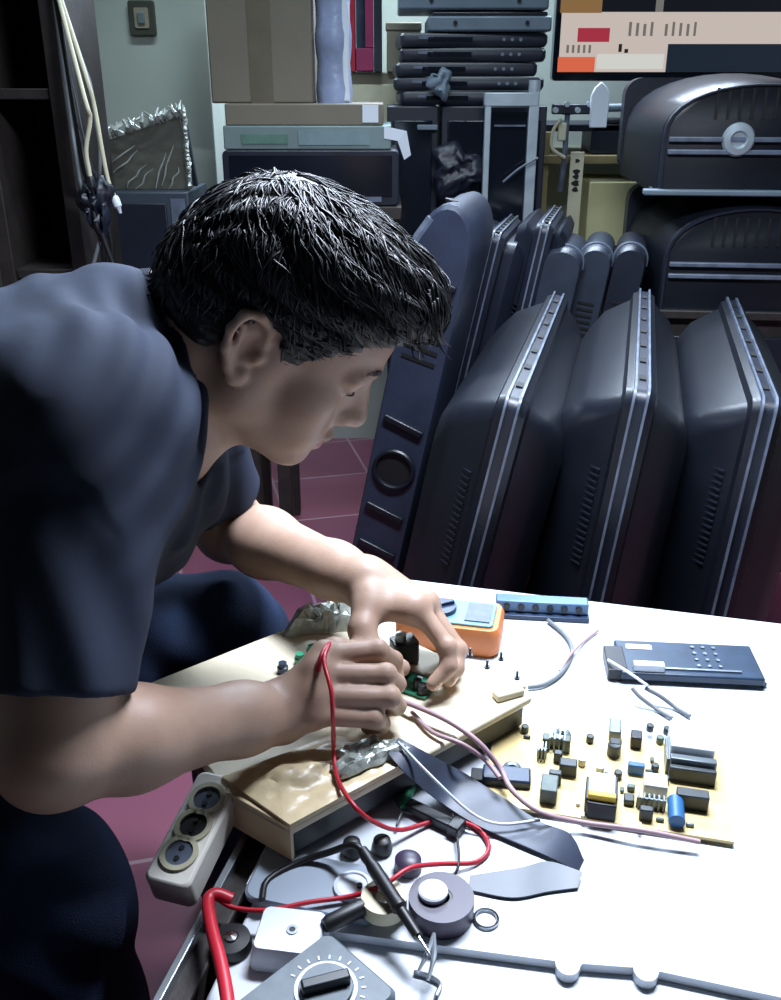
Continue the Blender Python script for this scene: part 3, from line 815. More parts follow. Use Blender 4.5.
# --- leads
zl = T + .003
cable('power_lead', [D(398, 700, .95), Z(420, 708, PZ + .012), Z(450, 722, PZ + .010), Z(478, 742, PZ), Z(500, 768, T + .024), Z(512, 790, T + .020), Z(540, 812, T + .020), Z(580, 822, T + .010), Z(640, 830, T + .0135), Z(700, 842, T + .0105)], [.0027, .0027, .0024], M_pink, 'pinkish grey lead running from the hands along the front of the tan board', 'cable')
cable('thin_lead', [Z(412, 712, PZ + .002), Z(432, 732, PZ + .003), Z(462, 744, PZ + .003), Z(485, 760, T + .030), Z(500, 778, T + .028)], .0022, M_pink, 'thin pinkish wire beside the pinkish lead on the panel tip', 'wire')
cable('thin_lead', [Z(398, 742, PZ + .016), Z(430, 775, PZ - .002), Z(470, 812, T + .018), Z(500, 824, T + .012), Z(540, 820, T + .012)], .0014, M_white2, 'thin white wire following the dark ribbon cable', 'wire')
# red test lead: over the fist, down, round the loop and away to the clip lead
red = [D(318, 672, .862), D(322, 654, .868), D(330, 643, .890), D(324, 660, .858), D(331, 690, .838), D(333, 720, .840), Z(334, 752, PZ + .012), Z(338, 780, PZ + .008), Z(356, 808, PZ + .006), Z(378, 824, T + .030), Z(402, 830, T + .010), Z(440, 820, zl), Z(474, 826, zl), Z(489, 846, zl), Z(476, 862, zl), Z(440, 864, T + .012), Z(410, 868, T + .026), Z(385, 884, T + .024), Z(352, 896, T + .012), Z(310, 902, T + .012), Z(270, 910, T + .010), Z(235, 908, T + .010), Z(216, 898, T + .014)]
cable('test_lead', red, .0021, M_red, 'thin red test lead looped over the fist and across the bench', 'cable')
cable('thick_red_cable', [Z(232, 900, T + .012), Z(216, 894, T + .016), Z(208, 902, T + .016), Z(212, 930, T + .018), Z(220, 960, T + .022), Z(226, 990, T + .024), Z(230, 1020, T + .024)], .0052, M_red, 'thick red cable over the left edge of the bench at the bottom', 'cable', 10)
cable('thin_lead', [Z(452, 812, zl), Z(456, 830, zl + .004), Z(459, 862, zl + .006), Z(452, 880, zl)], .0012, M_black, 'short dark wire hanging down through the red loop', 'wire')
# black probe
def rod(name, a, b, prof, mat, par=None, n=16):
    ax = (b - a); L = ax.length; q = ax.to_track_quat('Z', 'Y').to_matrix().to_4x4()
    return MB().lathe([(r, t * L) for t, r in prof], n).build(name, mat, par, M=None if par else Matrix.Translation(a) @ q), Matrix.Translation(a) @ q
pa, pbb = Z(362, 850, T + .034), Z(418, 936, T + .022)
pr = thing('test_probe', 'black test probe lying across the tape rolls', 'probe', Matrix.Translation(pa) @ (pbb - pa).to_track_quat('Z', 'Y').to_matrix().to_4x4())
L_ = (pbb - pa).length
MB().lathe([(0, 0), (.0045, 0), (.0052, .008), (.0045, .014), (.0058, .02), (.0058, L_ * .62), (.0066, L_ * .66), (.0066, L_ * .69), (.0045, L_ * .72), (.0040, L_), (0, L_)], 18).build('handle', M_black, pr)
MB().lathe([(0, L_), (.0014, L_), (.0012, L_ + .016), (0, L_ + .02)], 10).build('tip', M_chrome, pr)['label'] = 'bare metal tip'
cable('probe_lead', [Z(363, 851, T + .034), Z(352, 845, T + .034), Z(330, 852, T + .018), Z(300, 862, T + .008), Z(268, 880, T + .006), Z(262, 900, T + .006)], .0030, M_black, 'black lead leaving the top of the test probe', 'cable')
for i, (px, py, lb) in enumerate(((352, 852, 'black plug cap at the upper end of the test probe, on its left'), (382, 850, 'black plug cap at the upper end of the test probe, on its right'))):
    tag(MB().lathe([(0, 0), (.009, 0), (.0095, .003), (.0075, .012), (.004, .014), (0, .014)], 18).build('plug_cap', M_black, M=flat(px, py, T + .001)), lb, 'cap')
# black probe sleeve lying by the white adapter
tag(MB().lathe([(0, -.022), (.0078, -.022), (.0085, -.018), (.0085, .016), (.0062, .022), (0, .022)], 20, TR((0, 0, .0088), (R(90), 0, 0))).build('cable_gland', M_black, M=flat(344, 923, T + .0066, R(-58)) @ Matrix.Scale(.82, 4), smooth=40), 'black cylindrical plug between the white adapter and the tan tape roll', 'plug')
# tape rolls
def roll(name, px, py, r, ri, h, mat, core, label, zz):
    t = thing(name, label, 'tape roll', flat(px, py, zz))
    MB().lathe([(ri, 0), (r, 0), (r * 1.005, h * .1), (r * 1.005, h * .9), (r, h), (ri, h), (ri, 0)], 40).build('tape', mat, t, bevel=0)
    MB().lathe([(ri - .0022, .0005), (ri - .0003, .0005), (ri - .0003, h - .0005), (ri - .0022, h - .0005), (ri - .0022, .0005)], 32).build('core', core, t)
    return t
roll('tape_roll', 384, 908, .0185, .009, .013, M_tan, M_cream, 'small tan paper tape roll under the black probe', T + .0064)
roll('tape_roll', 441, 913, .0265, .009, .018, M_purple, M_dark, 'dark purple electrical tape roll right of the black probe', T)
tag(MB().lathe([(0, 0), (.0115, 0), (.012, .001), (.012, .004), (.0105, .0052), (0, .0056)], 26).build('bottle_cap', M_white2, M=flat(433, 894, T + .0184)), 'white round cap lying on the dark purple tape roll', 'cap')
tag(MB().lathe([(0, 0), (.012, 0), (.0115, .010), (.007, .013), (0, .013)], 20).build('rubber_foot', M_purple, M=flat(408, 868, T + .001)), 'dark purple rubber foot behind the purple tape roll', 'rubber foot')
# metal ring, tweezers
vs = [[Vector(((.0095 + .0014 * math.cos(b)) * math.cos(a), (.0095 + .0014 * math.cos(b)) * math.sin(a), .0016 + .0014 * math.sin(b))) for b in np.linspace(0, 2 * math.pi, 9)[:-1]] for a in np.linspace(0, 2 * math.pi, 29)]
tag(MB().loft(vs, cap=False).build('metal_ring', M_chrome, M=flat(486, 920, T)), 'little shiny metal ring right of the purple tape roll', 'ring')
tag(MB().tube([Z(434, 934, T + .014), Z(428, 952, T + .015), Z(418, 972, T + .012)], [.0016, .0022, .0012], 8).tube([Z(434, 934, T + .014), Z(434, 956, T + .015), Z(428, 980, T + .012)], [.0016, .0022, .0012], 8).build('tweezers', M_steel, loc=Z(434, 934, T + .014)), 'steel tweezers at the bottom right of the grey meter', 'tweezers')
tag(MB().tube([Z(414, 972, TS + .002), Z(428, 976, TS + .0022), Z(440, 984, TS + .002), Z(436, 996, TS + .002)], .0018, 8).build('wire_hook', M_steel, loc=Z(414, 972, TS)), 'bent metal hook near the tips of the tweezers', 'hook')
# white adapter
ad = thing('white_adapter', 'white square plastic adapter with a dark hole in its top', 'adapter', flat(291, 950, TS, R(-8)))
MB().loft([[(x * s, y * s, z) for x, y in rrect(.056, .046, .006)] for s, z in ((1, 0), (1, .006), (.92, .020), (.88, .022))]).build('shell', M_white2, ad)
MB().lathe([(.0026, 0), (.0046, 0), (.0046, .0014), (.0026, .0014), (.0026, 0)], 18, TR((.002, 0, .0215))).build('socket_rim', M_steel, ad)
MB().cyl(.0028, .001, (.002, 0, .0222), n=14).build('socket_hole', M_dark, ad)
# round white disc with little knob behind it
ds = thing('white_housing', 'pale grey plastic housing behind the white adapter', 'plastic housing', flat(318, 888, T, R(-14)))
MB().loft([[(x * s, y * s, z) for x, y in rrect(.115, .058, .012)] for s, z in ((1, 0), (1, .004), (.96, .006))]).build('shell', material('pale_grey_plastic', '8E99A6', .45, var=.06), ds)
MB().lathe([(0, .005), (.016, .005), (.016, .009), (.013, .010), (.012, .0085), (0, .0085)], 26, TR((.030, .002, 0))).build('round_boss', M_white2, ds)
MB().cyl(.0024, .003, (.036, .002, .0095), n=10).build('screw', M_dark, ds)
# grey multimeter at the bottom
gp = Z(326, 989, TS + .024); ga = R(-45); gp -= Vector((-math.sin(ga), math.cos(ga), 0)) * .029
gm = thing('multimeter', 'grey multimeter with a dark rotary dial at the bottom edge', 'multimeter', TR((gp.x, gp.y, TS), (0, 0, ga)))
MB().loft([[(x * s, y * s, z) for x, y in rrect(.078, .132, .007)] for s, z in ((.97, 0), (1, .004), (1, .020), (.95, .024))]).build('case', M_greymeter, gm)
MB().lathe([(.0205, .0238), (.0232, .0238), (.0232, .0252), (.0205, .0252), (.0205, .0238)], 36, TR((0, .029, 0))).build('dial_ring', M_white2, gm)
MB().cyl(.0195, .004, (0, .029, .0256), n=32).build('dial', M_greymeter, gm)
MB().box(.036, .009, .009, (0, .029, .031), (0, 0, R(62))).build('pointer', M_dark, gm, bevel=.0015)
MB().box(.05, .030, .002, (0, -.040, .0245)).build('display', M_dark, gm)
for k in range(14):
    a = R(-20 + k * 17); MB().box(.0035, .0012, .0006, (.0275 * math.cos(a), .029 + .0275 * math.sin(a), .0242), (0, 0, a)).build('scale_mark', M_white2, gm)
# round black knob by the rail, screwdriver, steel bracket
bk = thing('rotary_knob', 'round black knob with a bright centre by the left edge of the bench', 'knob', flat(232, 947, TS))
MB().lathe([(0, 0), (.016, 0), (.0165, .003), (.015, .010), (.006, .011), (.006, .009), (0, .009)], 28).build('body', M_black, bk)
MB().lathe([(0, .009), (.0048, .009), (.0048, .012), (0, .0128)], 16).build('centre', M_chrome, bk)['label'] = 'bright metal centre'
sd = thing('screwdriver', 'small screwdriver with a green handle between panel and dark ribbon cable', 'screwdriver', Matrix.Translation(Z(412, 784, T + .006)) @ (Z(396, 828, T + .006) - Z(412, 784, T + .006)).to_track_quat('Z', 'Y').to_matrix().to_4x4())
MB().lathe([(0, 0), (.004, 0), (.0052, .006), (.0046, .016), (.0052, .030), (.003, .034), (0, .034)], 14).build('handle', M_green, sd)
MB().lathe([(0, .034), (.0014, .034), (.0014, .058), (0, .060)], 10).build('shaft', M_chrome, sd)
cable('thin_lead', [Z(394, 800, zl), Z(405, 812, zl), Z(440, 818, zl), Z(470, 830, zl)], .001, M_greycab, 'hair thin grey wire by the green screwdriver', 'wire')
tag(MB().box(.05, .012, .010, (0, 0, .005)).box(.012, .016, .012, (.028, 0, .006)).build('black_plug', M_dark, M=flat(430, 820, T, R(-35)), bevel=.0015), 'black plug in the shade between the panel and the red loop', 'plug')
# ================================================================== ROOM AND BACKGROUND
M_wall = material('aged_white_plaster', 'A9B2A8', .8, var=.10, scale=3.5, bump=.15, bscale=30)
M_floor = None
def tile_mat():
    m = bpy.data.materials.new('maroon_floor_tiles'); m.use_nodes = True; nt = m.node_tree; b = nt.nodes['Principled BSDF']
    tc = nt.nodes.new('ShaderNodeTexCoord'); br = nt.nodes.new('ShaderNodeTexBrick')
    br.offset = 0; br.inputs['Scale'].default_value = 1; br.inputs['Brick Width'].default_value = .30; br.inputs['Row Height'].default_value = .30
    br.inputs['Mortar Size'].default_value = .004
    br.inputs['Color1'].default_value = lin('844C60'); br.inputs['Color2'].default_value = lin('7B4558'); br.inputs['Mortar'].default_value = lin('A0808A')
    mp = nt.nodes.new('ShaderNodeMapping'); mp.inputs['Rotation'].default_value = (0, 0, R(-14))
    nt.links.new(tc.outputs['Object'], mp.inputs['Vector']); nt.links.new(mp.outputs['Vector'], br.inputs['Vector'])
    n = nt.nodes.new('ShaderNodeTexNoise'); n.inputs['Scale'].default_value = 9; n.inputs['Detail'].default_value = 6
    mx = nt.nodes.new('ShaderNodeMix'); mx.data_type = 'RGBA'; mx.blend_type = 'MULTIPLY'; mx.inputs[0].default_value = .35
    nt.links.new(br.outputs['Color'], mx.inputs[6]); nt.links.new(n.outputs['Color'], mx.inputs[7]); nt.links.new(mx.outputs[2], b.inputs['Base Color'])
    b.inputs['Roughness'].default_value = .35
    return m
def struct(o): o['kind'] = 'structure'; return o
struct(MB().box(5, 5.2, .1, (0, .9, -.05)).build('floor', tile_mat(), smooth=0))
struct(MB().box(5, .12, 2.7, (0, 3.14, 1.35)).build('wall_back', M_wall, smooth=0))
WX = Y(205, 0, 2.55).x
struct(MB().box(1.62, .53, 2.7, (WX - .81, 2.815, 1.35)).build('wall_corner', M_wall, bevel=.004, smooth=0))
struct(MB().box(.12, 5.2, 2.7, (-2.46, .9, 1.35)).build('wall_left', M_wall, smooth=0))
struct(MB().box(.12, 5.2, 2.7, (2.46, .9, 1.35)).build('wall_right', M_wall, smooth=0))

M_tvdk = material('black_tv_shell', '10141D', .36, var=.15, scale=20, bump=.12, bscale=500, spec=.5)
M_tvdk2 = material('charcoal_tv_shell', '181D2A', .42, var=.2, scale=14, bump=.1, bscale=400)
M_rim = material('worn_rim_plastic', '5A6373', .4, var=.35, scale=30)
M_vent = material('vent_black', '07090D', .6, var=0)
M_gloss = material('dark_screen_glass', '10151E', .15, var=.1, spec=.6)
M_box = material('brown_carton', '6E675A', .75, var=.08, scale=6, bump=.1)
M_carton2 = material('pale_carton', '8C8572', .75, var=.08, scale=8, bump=.1)
M_grgrey = material('grey_green_box', '6A7B7B', .5, var=.12, scale=10)
M_slab = material('blue_grey_slab', '64727E', .5, var=.12, scale=12)
M_frame = material('pale_aluminium', 'A8B4BC', .4, metal=.4, var=.15, scale=20)
M_yel = material('pale_yellow_carton', 'BDB98C', .7, var=.08, scale=8)
M_strip = material('cream_strip', 'BFBBA0', .6, var=.08)
M_redp = material('red_enamel', 'A3122A', .45, var=.12)
M_pinkp = material('magenta_board', '8E2250', .5, var=.15)
M_plastic = material('milky_plastic_sheet', '8C97B4', .35, var=.25, scale=12, bump=.7, bscale=30)
M_clear = material('crinkled_clear_wrap', '7B8274', .22, var=.35, scale=18, bump=1.0, bscale=34, metal=.25)

# ---- television shells standing on edge, like books in a row
def orect(w, h, r, n=5): return rrect(w, h, r, n)
def shell(name, label, base, L, Hh, lean, half, inset, rot=-14, rim=.022, vent=True, sticker=None, mat=None, group='television shells standing on edge'):
    """rim in the local YZ plane, two domed covers either side along X"""
    mat = mat or M_tvdk
    t = thing(name, label, 'television', Matrix.Translation(base) @ Matrix.Rotation(R(rot), 4, 'Z') @ Matrix.Rotation(R(lean), 4, 'Y'), group)
    def ring(x, i, it=None, r=.02):
        it = i if it is None else it
        return [Vector((x, L / 2 + a, (Hh - it + i * .4) / 2 + b)) for a, b in rrect(L - 2 * i, Hh - it - i * .4, max(.012, r + i * .25))]
    MB().loft([ring(-rim / 2 + .003, .005), ring(rim / 2 - .003, .005)]).build('seam_core', M_tvdk2, t, smooth=30)
    for x0 in (-rim / 2, rim / 2 - .0035):
        MB().loft([ring(x0, 0), ring(x0 + .0035, 0)]).build('rim', M_rim, t, smooth=30)['label'] = 'worn pale seam rim'
    for s in (-1, 1):
        c = MB(); hw = half if s < 0 else half * .8
        c.loft([ring(s * rim * .5, .006), ring(s * (rim * .5 + .010), .010), ring(s * (rim * .5 + .014), .022), ring(s * (rim * .5 + hw * .62), inset * .62), ring(s * (rim * .5 + hw * .82), inset * .95), ring(s * (rim * .5 + hw), inset * 1.35)])
        c.build('cover', mat, t, smooth=25)
    for i in range(7): MB().box(rim * .42, .022, .006, (0, L * (.10 + .13 * i), Hh - .0055)).build('rim_clip', M_vent, t)
    if vent:
        v = MB()
        x0 = -(rim * .5 + half * .31); ins = inset * .31 + .011
        sl = math.atan2(inset * .6, half * .6)
        for i in range(16): v.box(.026, .004, .003, (x0 - .003, ins - .001, Hh * .60 + i * .0105), (0, 0, -sl))
        v.build('vent_slots', M_tvdk2, t)
    if sticker:
        MB().box(.030, .002, .11, (-(rim * .5 + half * .30), inset * .31 + .008, sticker), (0, 0, -math.atan2(inset * .6, half * .6))).build('sticker', M_slab, t)['label'] = 'pale sticker'
    return t
def base_for(top, lean, Hh, rot=-14):
    v = Matrix.Rotation(R(rot), 4, 'Z') @ Matrix.Rotation(R(lean), 4, 'Y') @ Vector((0, 0, Hh)); b = top - v; b.z = .004; return b
def hof(top, lean): return (top.z - .004) / math.cos(R(lean))
p1 = Y(514, 398, 1.25); l1 = 11; shell('television_shell', 'black television shell on edge with a pale worn rim, directly behind the slim blue board', base_for(p1, l1, hof(p1, l1)), .76, hof(p1, l1), l1, .098, .075)
p2 = Y(643, 390, 1.25); l2 = 6; shell('television_shell', 'black television shell on edge, second big one, behind the white far edge of the bench', base_for(p2, l2, hof(p2, l2)), .74, hof(p2, l2), l2, .096, .075)
p3 = Y(772, 400, 1.28); l3 = 4; shell('television_shell', 'black television shell on edge, rightmost of the big ones in front', base_for(p3, l3, hof(p3, l3)), .74, hof(p3, l3), l3, .105, .080, vent=True)
pB = Y(497, 232, 2.06); lB = 11.5; shell('television_shell', 'slim dark blue television shell on edge, second from the left, beside the thick one', base_for(pB, lB, hof(pB, lB)), .32, hof(pB, lB), lB, .070, .03, rim=.018, sticker=.42, mat=M_tvdk2)
pC = Y(546, 222, 2.07); lC = 10; shell('television_shell', 'slim dark blue television shell on edge with a pale right seam, third from the left', base_for(pC, lC, hof(pC, lC)), .32, hof(pC, lC), lC, .05, .02, rim=.018, mat=M_tvdk2)

# ---- plain loaf-shaped shells behind the big ones
def loaf(label, top, lean, W_, L, mat):
    Hh = hof(top, lean)
    t = thing('television_shell', label, 'television', Matrix.Translation(base_for(top, lean, Hh)) @ Matrix.Rotation(R(-14), 4, 'Z') @ Matrix.Rotation(R(lean), 4, 'Y'), 'television shells standing on edge')
    prof = [(-W_ / 2, 0), (W_ / 2, 0)] + [(W_ / 2 * math.cos(a), Hh - .045 + .045 * max(0, math.sin(a)) ** .7) for a in np.linspace(.0, math.pi, 14)]
    def rg(y, s_): return [Vector((x * s_, y, (z - Hh / 2) * (1 - (1 - s_) * .25) + Hh / 2)) for x, z in prof]
    MB().loft([rg(0, .90), rg(.012, .97), rg(.03, 1), rg(L * .75, .98), rg(L, .80)]).build('shell', mat, t, smooth=35)
    MB().tube([Vector((x * .995, .034, z + .0015)) for x, z in prof[2:]], .003, 6, smooth=0).build('seam', M_rim, t)
    v = MB()
    for i in range(8): v.box(W_ * .5, .003, .006, (0, -.0008, Hh * .72 + i * .014))
    v.build('vent_slots', M_vent, t)
    return t
M_loaf = material('slate_shell', '2C333F', .4, var=.2, scale=16, bump=.1, bscale=300)
loaf('small slate grey rounded shell below the cream strip, in the row behind the big shells', Y(566, 248, 2.06), 9, .085, .32, M_loaf)
loaf('small rounded shell left of its twin, in front of the pale yellow carton', Y(599, 246, 2.10), 8, .072, .32, M_loaf)
loaf('small rounded shell right of its twin, in front of the pale yellow carton', Y(634, 246, 2.10), 8, .072, .32, M_tvdk2)

# ---- the thick one on the left with a round hole
def thick():
    top = Y(452, 205, 1.70); lean = 11.5; Hh = hof(top, lean); W_ = .105; L = .33
    t = thing('television_shell', 'thick dark television shell with a round hole and raised bars, leftmost of the row', 'television',
              Matrix.Translation(base_for(top, lean, Hh)) @ Matrix.Rotation(R(-14), 4, 'Z') @ Matrix.Rotation(R(lean), 4, 'Y'), 'television shells standing on edge')
    prof = [(-W_ / 2, .0), (W_ / 2, 0), (W_ / 2, Hh - .09)] + [(W_ / 2 * math.cos(a) , Hh - .09 + .09 * math.sin(a)) for a in np.linspace(.15, math.pi - .15, 12)] + [(-W_ / 2, Hh - .09)]
    def rg(y, s): return [Vector((x * s, y, (z - Hh / 2) * (1 - (1 - s) * .25) + Hh / 2)) for x, z in prof]
    MB().loft([rg(0, .93), rg(.008, 1), rg(.20, 1), rg(L * .8, .97), rg(L, .85)]).build('shell', material('grey_blue_shell', '262D3E', .40, var=.2, scale=14, bump=.15, bscale=300), t, smooth=35)
    zc = Hh * .46
    rm = MB().lathe([(.034, 0), (.043, 0), (.043, .008), (.040, .011), (.036, .011), (.034, .008), (.034, 0)], 32, TR((0, .002, zc), (R(90), 0, 0))).build('hole_rim', M_tvdk, t)
    MB().cyl(.0345, .003, (0, -.0005, zc), (R(90), 0, 0), 32).build('hole', M_vent, t)
    for z in (Hh * .86, Hh * .36, Hh * .27, Hh * .22, Hh * .56): MB().box(W_ * .78, .012, .013, (0, -.004, z), (0, R(12), 0)).build('raised_bar', M_tvdk, t, bevel=.003)
    v = MB()
    for i in range(7): v.box(W_ * .62, .003, .008, (0, -.0005, Hh * .70 + i * .022), (0, R(6), 0))
    v.build('vent_slots', M_vent, t)
    MB().tube([(-W_ * .52, .012, Hh - .13), (-W_ * .50, .006, Hh - .08), (-W_ * .30, .004, Hh - .03)], .008, 8).build('lug', M_rim, t)
    MB().cyl(.012, .004, (-.012, .06, Hh - .0015), n=16).build('screw_hole', M_vent, t)
thick()

# ---- big tubes at the right, one stacked on the other
def crt(name, label, c, w, hgt, dep, rot, cap=None):
    t = thing(name, label, 'television', TR(c, (0, 0, R(rot))), 'big tube televisions at the right')
    def arch(s, y, n=18, zl=0): return [Vector((-w / 2 * s, y, zl)), Vector((w / 2 * s, y, zl))] + [Vector((w / 2 * s * math.cos(a), y, .10 + (hgt - .10) * s * math.sin(a) ** .8 if math.sin(a) > 0 else .10)) for a in np.linspace(0, math.pi, n)]
    MB().loft([arch(.80, 0), arch(.84, .006), arch(.93, dep * .4), arch(1.0, dep)]).build('back_cover', M_tvdk, t, smooth=40)
    def lip(s, y): return arch(s, y)
    MB().loft([arch(.80, -.006), arch(.825, -.006), arch(.835, .006), arch(.81, .006)], cap=False).build('rear_lip', M_tvdk2, t, smooth=40)['label'] = 'raised edge of the cover'
    for z in (.075, .10): MB().box(w * .78, .012, .010, (0, -.006, z)).build('ledge', M_rim, t, bevel=.002)
    v = MB()
    for i in range(9): v.box(.006, .003, .06, (-w * .2 + i * w * .05, -.0008, .17))
    v.build('vent_slots', M_vent, t)
    MB().prism(orect(w * 1.02, hgt * .96, .04), dep, dep + .06, TR((0, 0, hgt * .48), (R(90), 0, 0)) @ Matrix.Scale(-1, 4, (0, 0, 1))).build('front_bezel', M_tvdk2, t, smooth=30)
    return t
gz = Y(648, 275, 2.08); zb = gz.z - .085
stand = thing('low_cabinet', 'dark low cabinet carrying the big tube televisions at the right', 'cabinet', TR((1.01, 2.40, 0), (0, 0, R(-6))))
MB().box(.74, .60, zb - .02, (0, 0, (zb - .02) / 2)).build('body', M_darkwood, stand, bevel=.004)
MB().box(.78, .64, .02, (0, 0, zb - .01)).build('top_board', M_darkwood, stand, bevel=.003)
for s in (-1, 1): MB().box(.34, .012, zb - .10, (s * .178, -.305, (zb - .02) / 2)).build('door', M_tvdk2, stand, bevel=.003)
for s in (-1, 1): MB().cyl(.010, .02, (s * .03, -.32, zb * .6), (R(90), 0, 0), 14).build('knob', M_steel, stand)
c1 = crt('tube_television', 'big dark tube television with a light grey arched edge, lower one of the right stack', Vector((Y(757, 275, 2.08).x, 2.115, zb)), .46, .245, .34, -6)
zz = zb + .245
c2 = crt('tube_television', 'dark tube television with a silver disc, upper one of the right stack', Vector((Y(757, 160, 2.10).x + .01, 2.13, zz + .012)), .48, .23, .34, -6)
MB().box(.46, .03, .012, (0, -.012, -.006)).build('foot', M_slab, c2, bevel=.003)
MB().box(.42, .30, .012, (0, .18, -.006)).build('foot', M_tvdk2, c2, bevel=.003)
MB().lathe([(0, 0), (.030, 0), (.034, .004), (.030, .010), (.018, .012), (.014, .006), (0, .006)], 24, TR((-.045, -.004, .10), (R(90), 0, 0))).build('disc', M_frame, c2)['label'] = 'pale metal disc'

# ---- the wall-side display with the advertisement
def scr(px, py, y): return Y(px, py, y)
YS = 2.78
a, b_ = scr(552, 76, YS), scr(800, 66, YS)
tvw, tvh = (b_ - a).x, .50
tv = thing('television', 'flat television showing a pale advertisement with a red badge, standing at the top right', 'television', TR((a.x, YS, a.z), (0, 0, 0)))
MB().prism(orect(tvw, tvh, .01), 0, .04, TR((tvw / 2, .04, tvh / 2 - .012), (R(90), 0, 0))).build('bezel', M_gloss, tv, bevel=.003, smooth=30)
def panel_(name, x0, x1, z0, z1, mat, lift=.0012, par=None, dep=.001):
    return MB().box(x1 - x0, dep, z1 - z0, ((x0 + x1) / 2, -lift, (z0 + z1) / 2)).build(name, mat, par or tv)
def S(px, py):
    p = scr(px, py, YS); return p.x - a.x, p.z - a.z
x0, z0 = S(558, 72); x1, z1 = tvw - .015, tvh - .03
sc = panel_('screen', x0, x1, z0, z1, emit('screen_pale', 'C4B8B0', 1.0))
def rect(name, pxa, pya, pxb, pyb, mat, lift): 
    q0, q1 = S(pxa, pyb), S(pxb, pya); return panel_(name, q0[0], q1[0], q0[1], q1[1], mat, lift, sc)
rect('picture_area', 558, -40, 790, 12, emit('screen_dark_picture', '1E222B', .5), .0020)
rect('picture_subject', 560, -20, 604, 13, emit('screen_tan', 'A98254', .6), .0028); rect('picture_subject', 655, -40, 668, 12, emit('screen_grey', '8E8C88', .6), .0028)
rect('red_badge', 577, 28, 610, 42, emit('screen_red', 'B8394C', .75), .0024); rect('orange_badge', 557, 57, 595, 72, emit('screen_orange', 'E06A4A', .9), .0024)
rect('white_band', 596, 54, 664, 69, emit('screen_white', 'D8D8D2', .9), .0024); rect('dark_band', 665, 44, 790, 72, emit('screen_navy', '2A3648', .5), .0024)
gl = emit('screen_print', '8C8780', .6)
for i in range(10): rect('print_mark', 628 + i * 7.2, 22 + (i % 3), 632 + i * 7.2, 36, gl, .0022) if i not in (4,) else None
for i in range(5): rect('print_mark', 566 + i * 5.5, 45, 569 + i * 5.5, 53, gl, .0022)
rect('print_mark', 618, 44, 622, 52, emit('screen_ink', '3A3530', .4), .0026); rect('print_mark', 624, 49, 628, 53, emit('screen_ink', '3A3530', .4), .0026)
MB().box(.05, .04, .10, (tvw * .42, .02, -.06)).build('neck', M_tvdk2, tv, bevel=.004)
MB().prism(orect(.26, .12, .03), -.118, -.105, TR((tvw * .42, .03, 0))).build('foot', M_tvdk2, tv, bevel=.003)
# shelf unit that carries the display, the wooden board, the yellow box
zf = a.z - .118
M_board = material('plywood_board', '8C7F58', .7, var=.15, scale=14)
rack = thing('shelf_rack', 'wooden shelf rack below the television, holding boxes', 'shelf', TR((a.x + .28, 2.88, 0)))
MB().box(.62, .30, .018, (0, .02, zf - .010)).build('shelf', M_tvdk2, rack, bevel=.002)
zw = Y(610, 160, 2.71).z
MB().box(.62, .36, .022, (0, .02, zw)).build('shelf', M_board, rack, bevel=.002)
zl_ = Y(610, 246, 2.71).z
MB().box(.62, .36, .020, (0, .02, zl_ - .012)).build('shelf', M_board, rack, bevel=.002)
for sx in (-1, 1):
    for sy in (-1, 1): MB().box(.028, .028, zf - .02, (sx * .295, .02 + sy * .155, (zf - .02) / 2)).build('post', M_board, rack, bevel=.002)
q0, q1 = Y(589, 245, 2.70), Y(647, 180, 2.70)
yb = thing('yellow_box', 'pale yellow carton on the rack behind the domed shells', 'box', TR(((q0.x + q1.x) / 2, 2.83, zl_ - .001)))
bwid, bh = q1.x - q0.x + .02, q1.z - q0.z
MB().box(bwid, .24, bh, (0, 0, bh / 2)).build('carton', M_yel, yb, bevel=.004)
MB().box(bwid * .9, .02, .003, (0, -.08, bh + .0012)).build('flap_tape', M_strip, yb)
db = Y(615, 150, 2.74)
tag(MB().prism(orect(.13, .075, .008), 0, .14, TR((0, .07, .0375), (R(90), 0, 0))).cyl(.01, .01, (.03, -.074, .03), (R(90), 0, 0)).build('black_box', M_tvdk2, M=TR((db.x, 2.82, zw + .0125)), bevel=.003), 'black box on the wooden board of the rack', 'box')
# cream strip with dark marks, fixed upright to the rack
s0, s1 = Y(567, 214, 2.66), Y(585, 152, 2.66)
st = thing('cream_strip', 'narrow upright cream strip with dark marks, left of the yellow box', 'strip', TR(((s0.x + s1.x) / 2, 2.668, s0.z - .10)))
sw, sh_ = s1.x - s0.x, s1.z - s0.z + .10
MB().box(sw, .006, sh_, (0, 0, sh_ / 2)).build('strip', M_strip, st, bevel=.001)
for z, r_ in ((.86, .006), (.68, .009), (.60, .008), (.50, .010), (.40, .008)): MB().prism([(math.cos(t) * r_ * (1 + .3 * math.sin(3 * t + z * 9)), math.sin(t) * r_ * .8) for t in np.linspace(0, 2 * math.pi, 14)[:-1]], 0, .0012, TR((0, -.003, .10 + (sh_ - .10) * z), (R(90), 0, 0))).build('dark_mark', M_vent, st)
for z in (.05, sh_ - .03): MB().box(.02, .058, .008, (0, .030, z)).build('hook', M_steel, st)
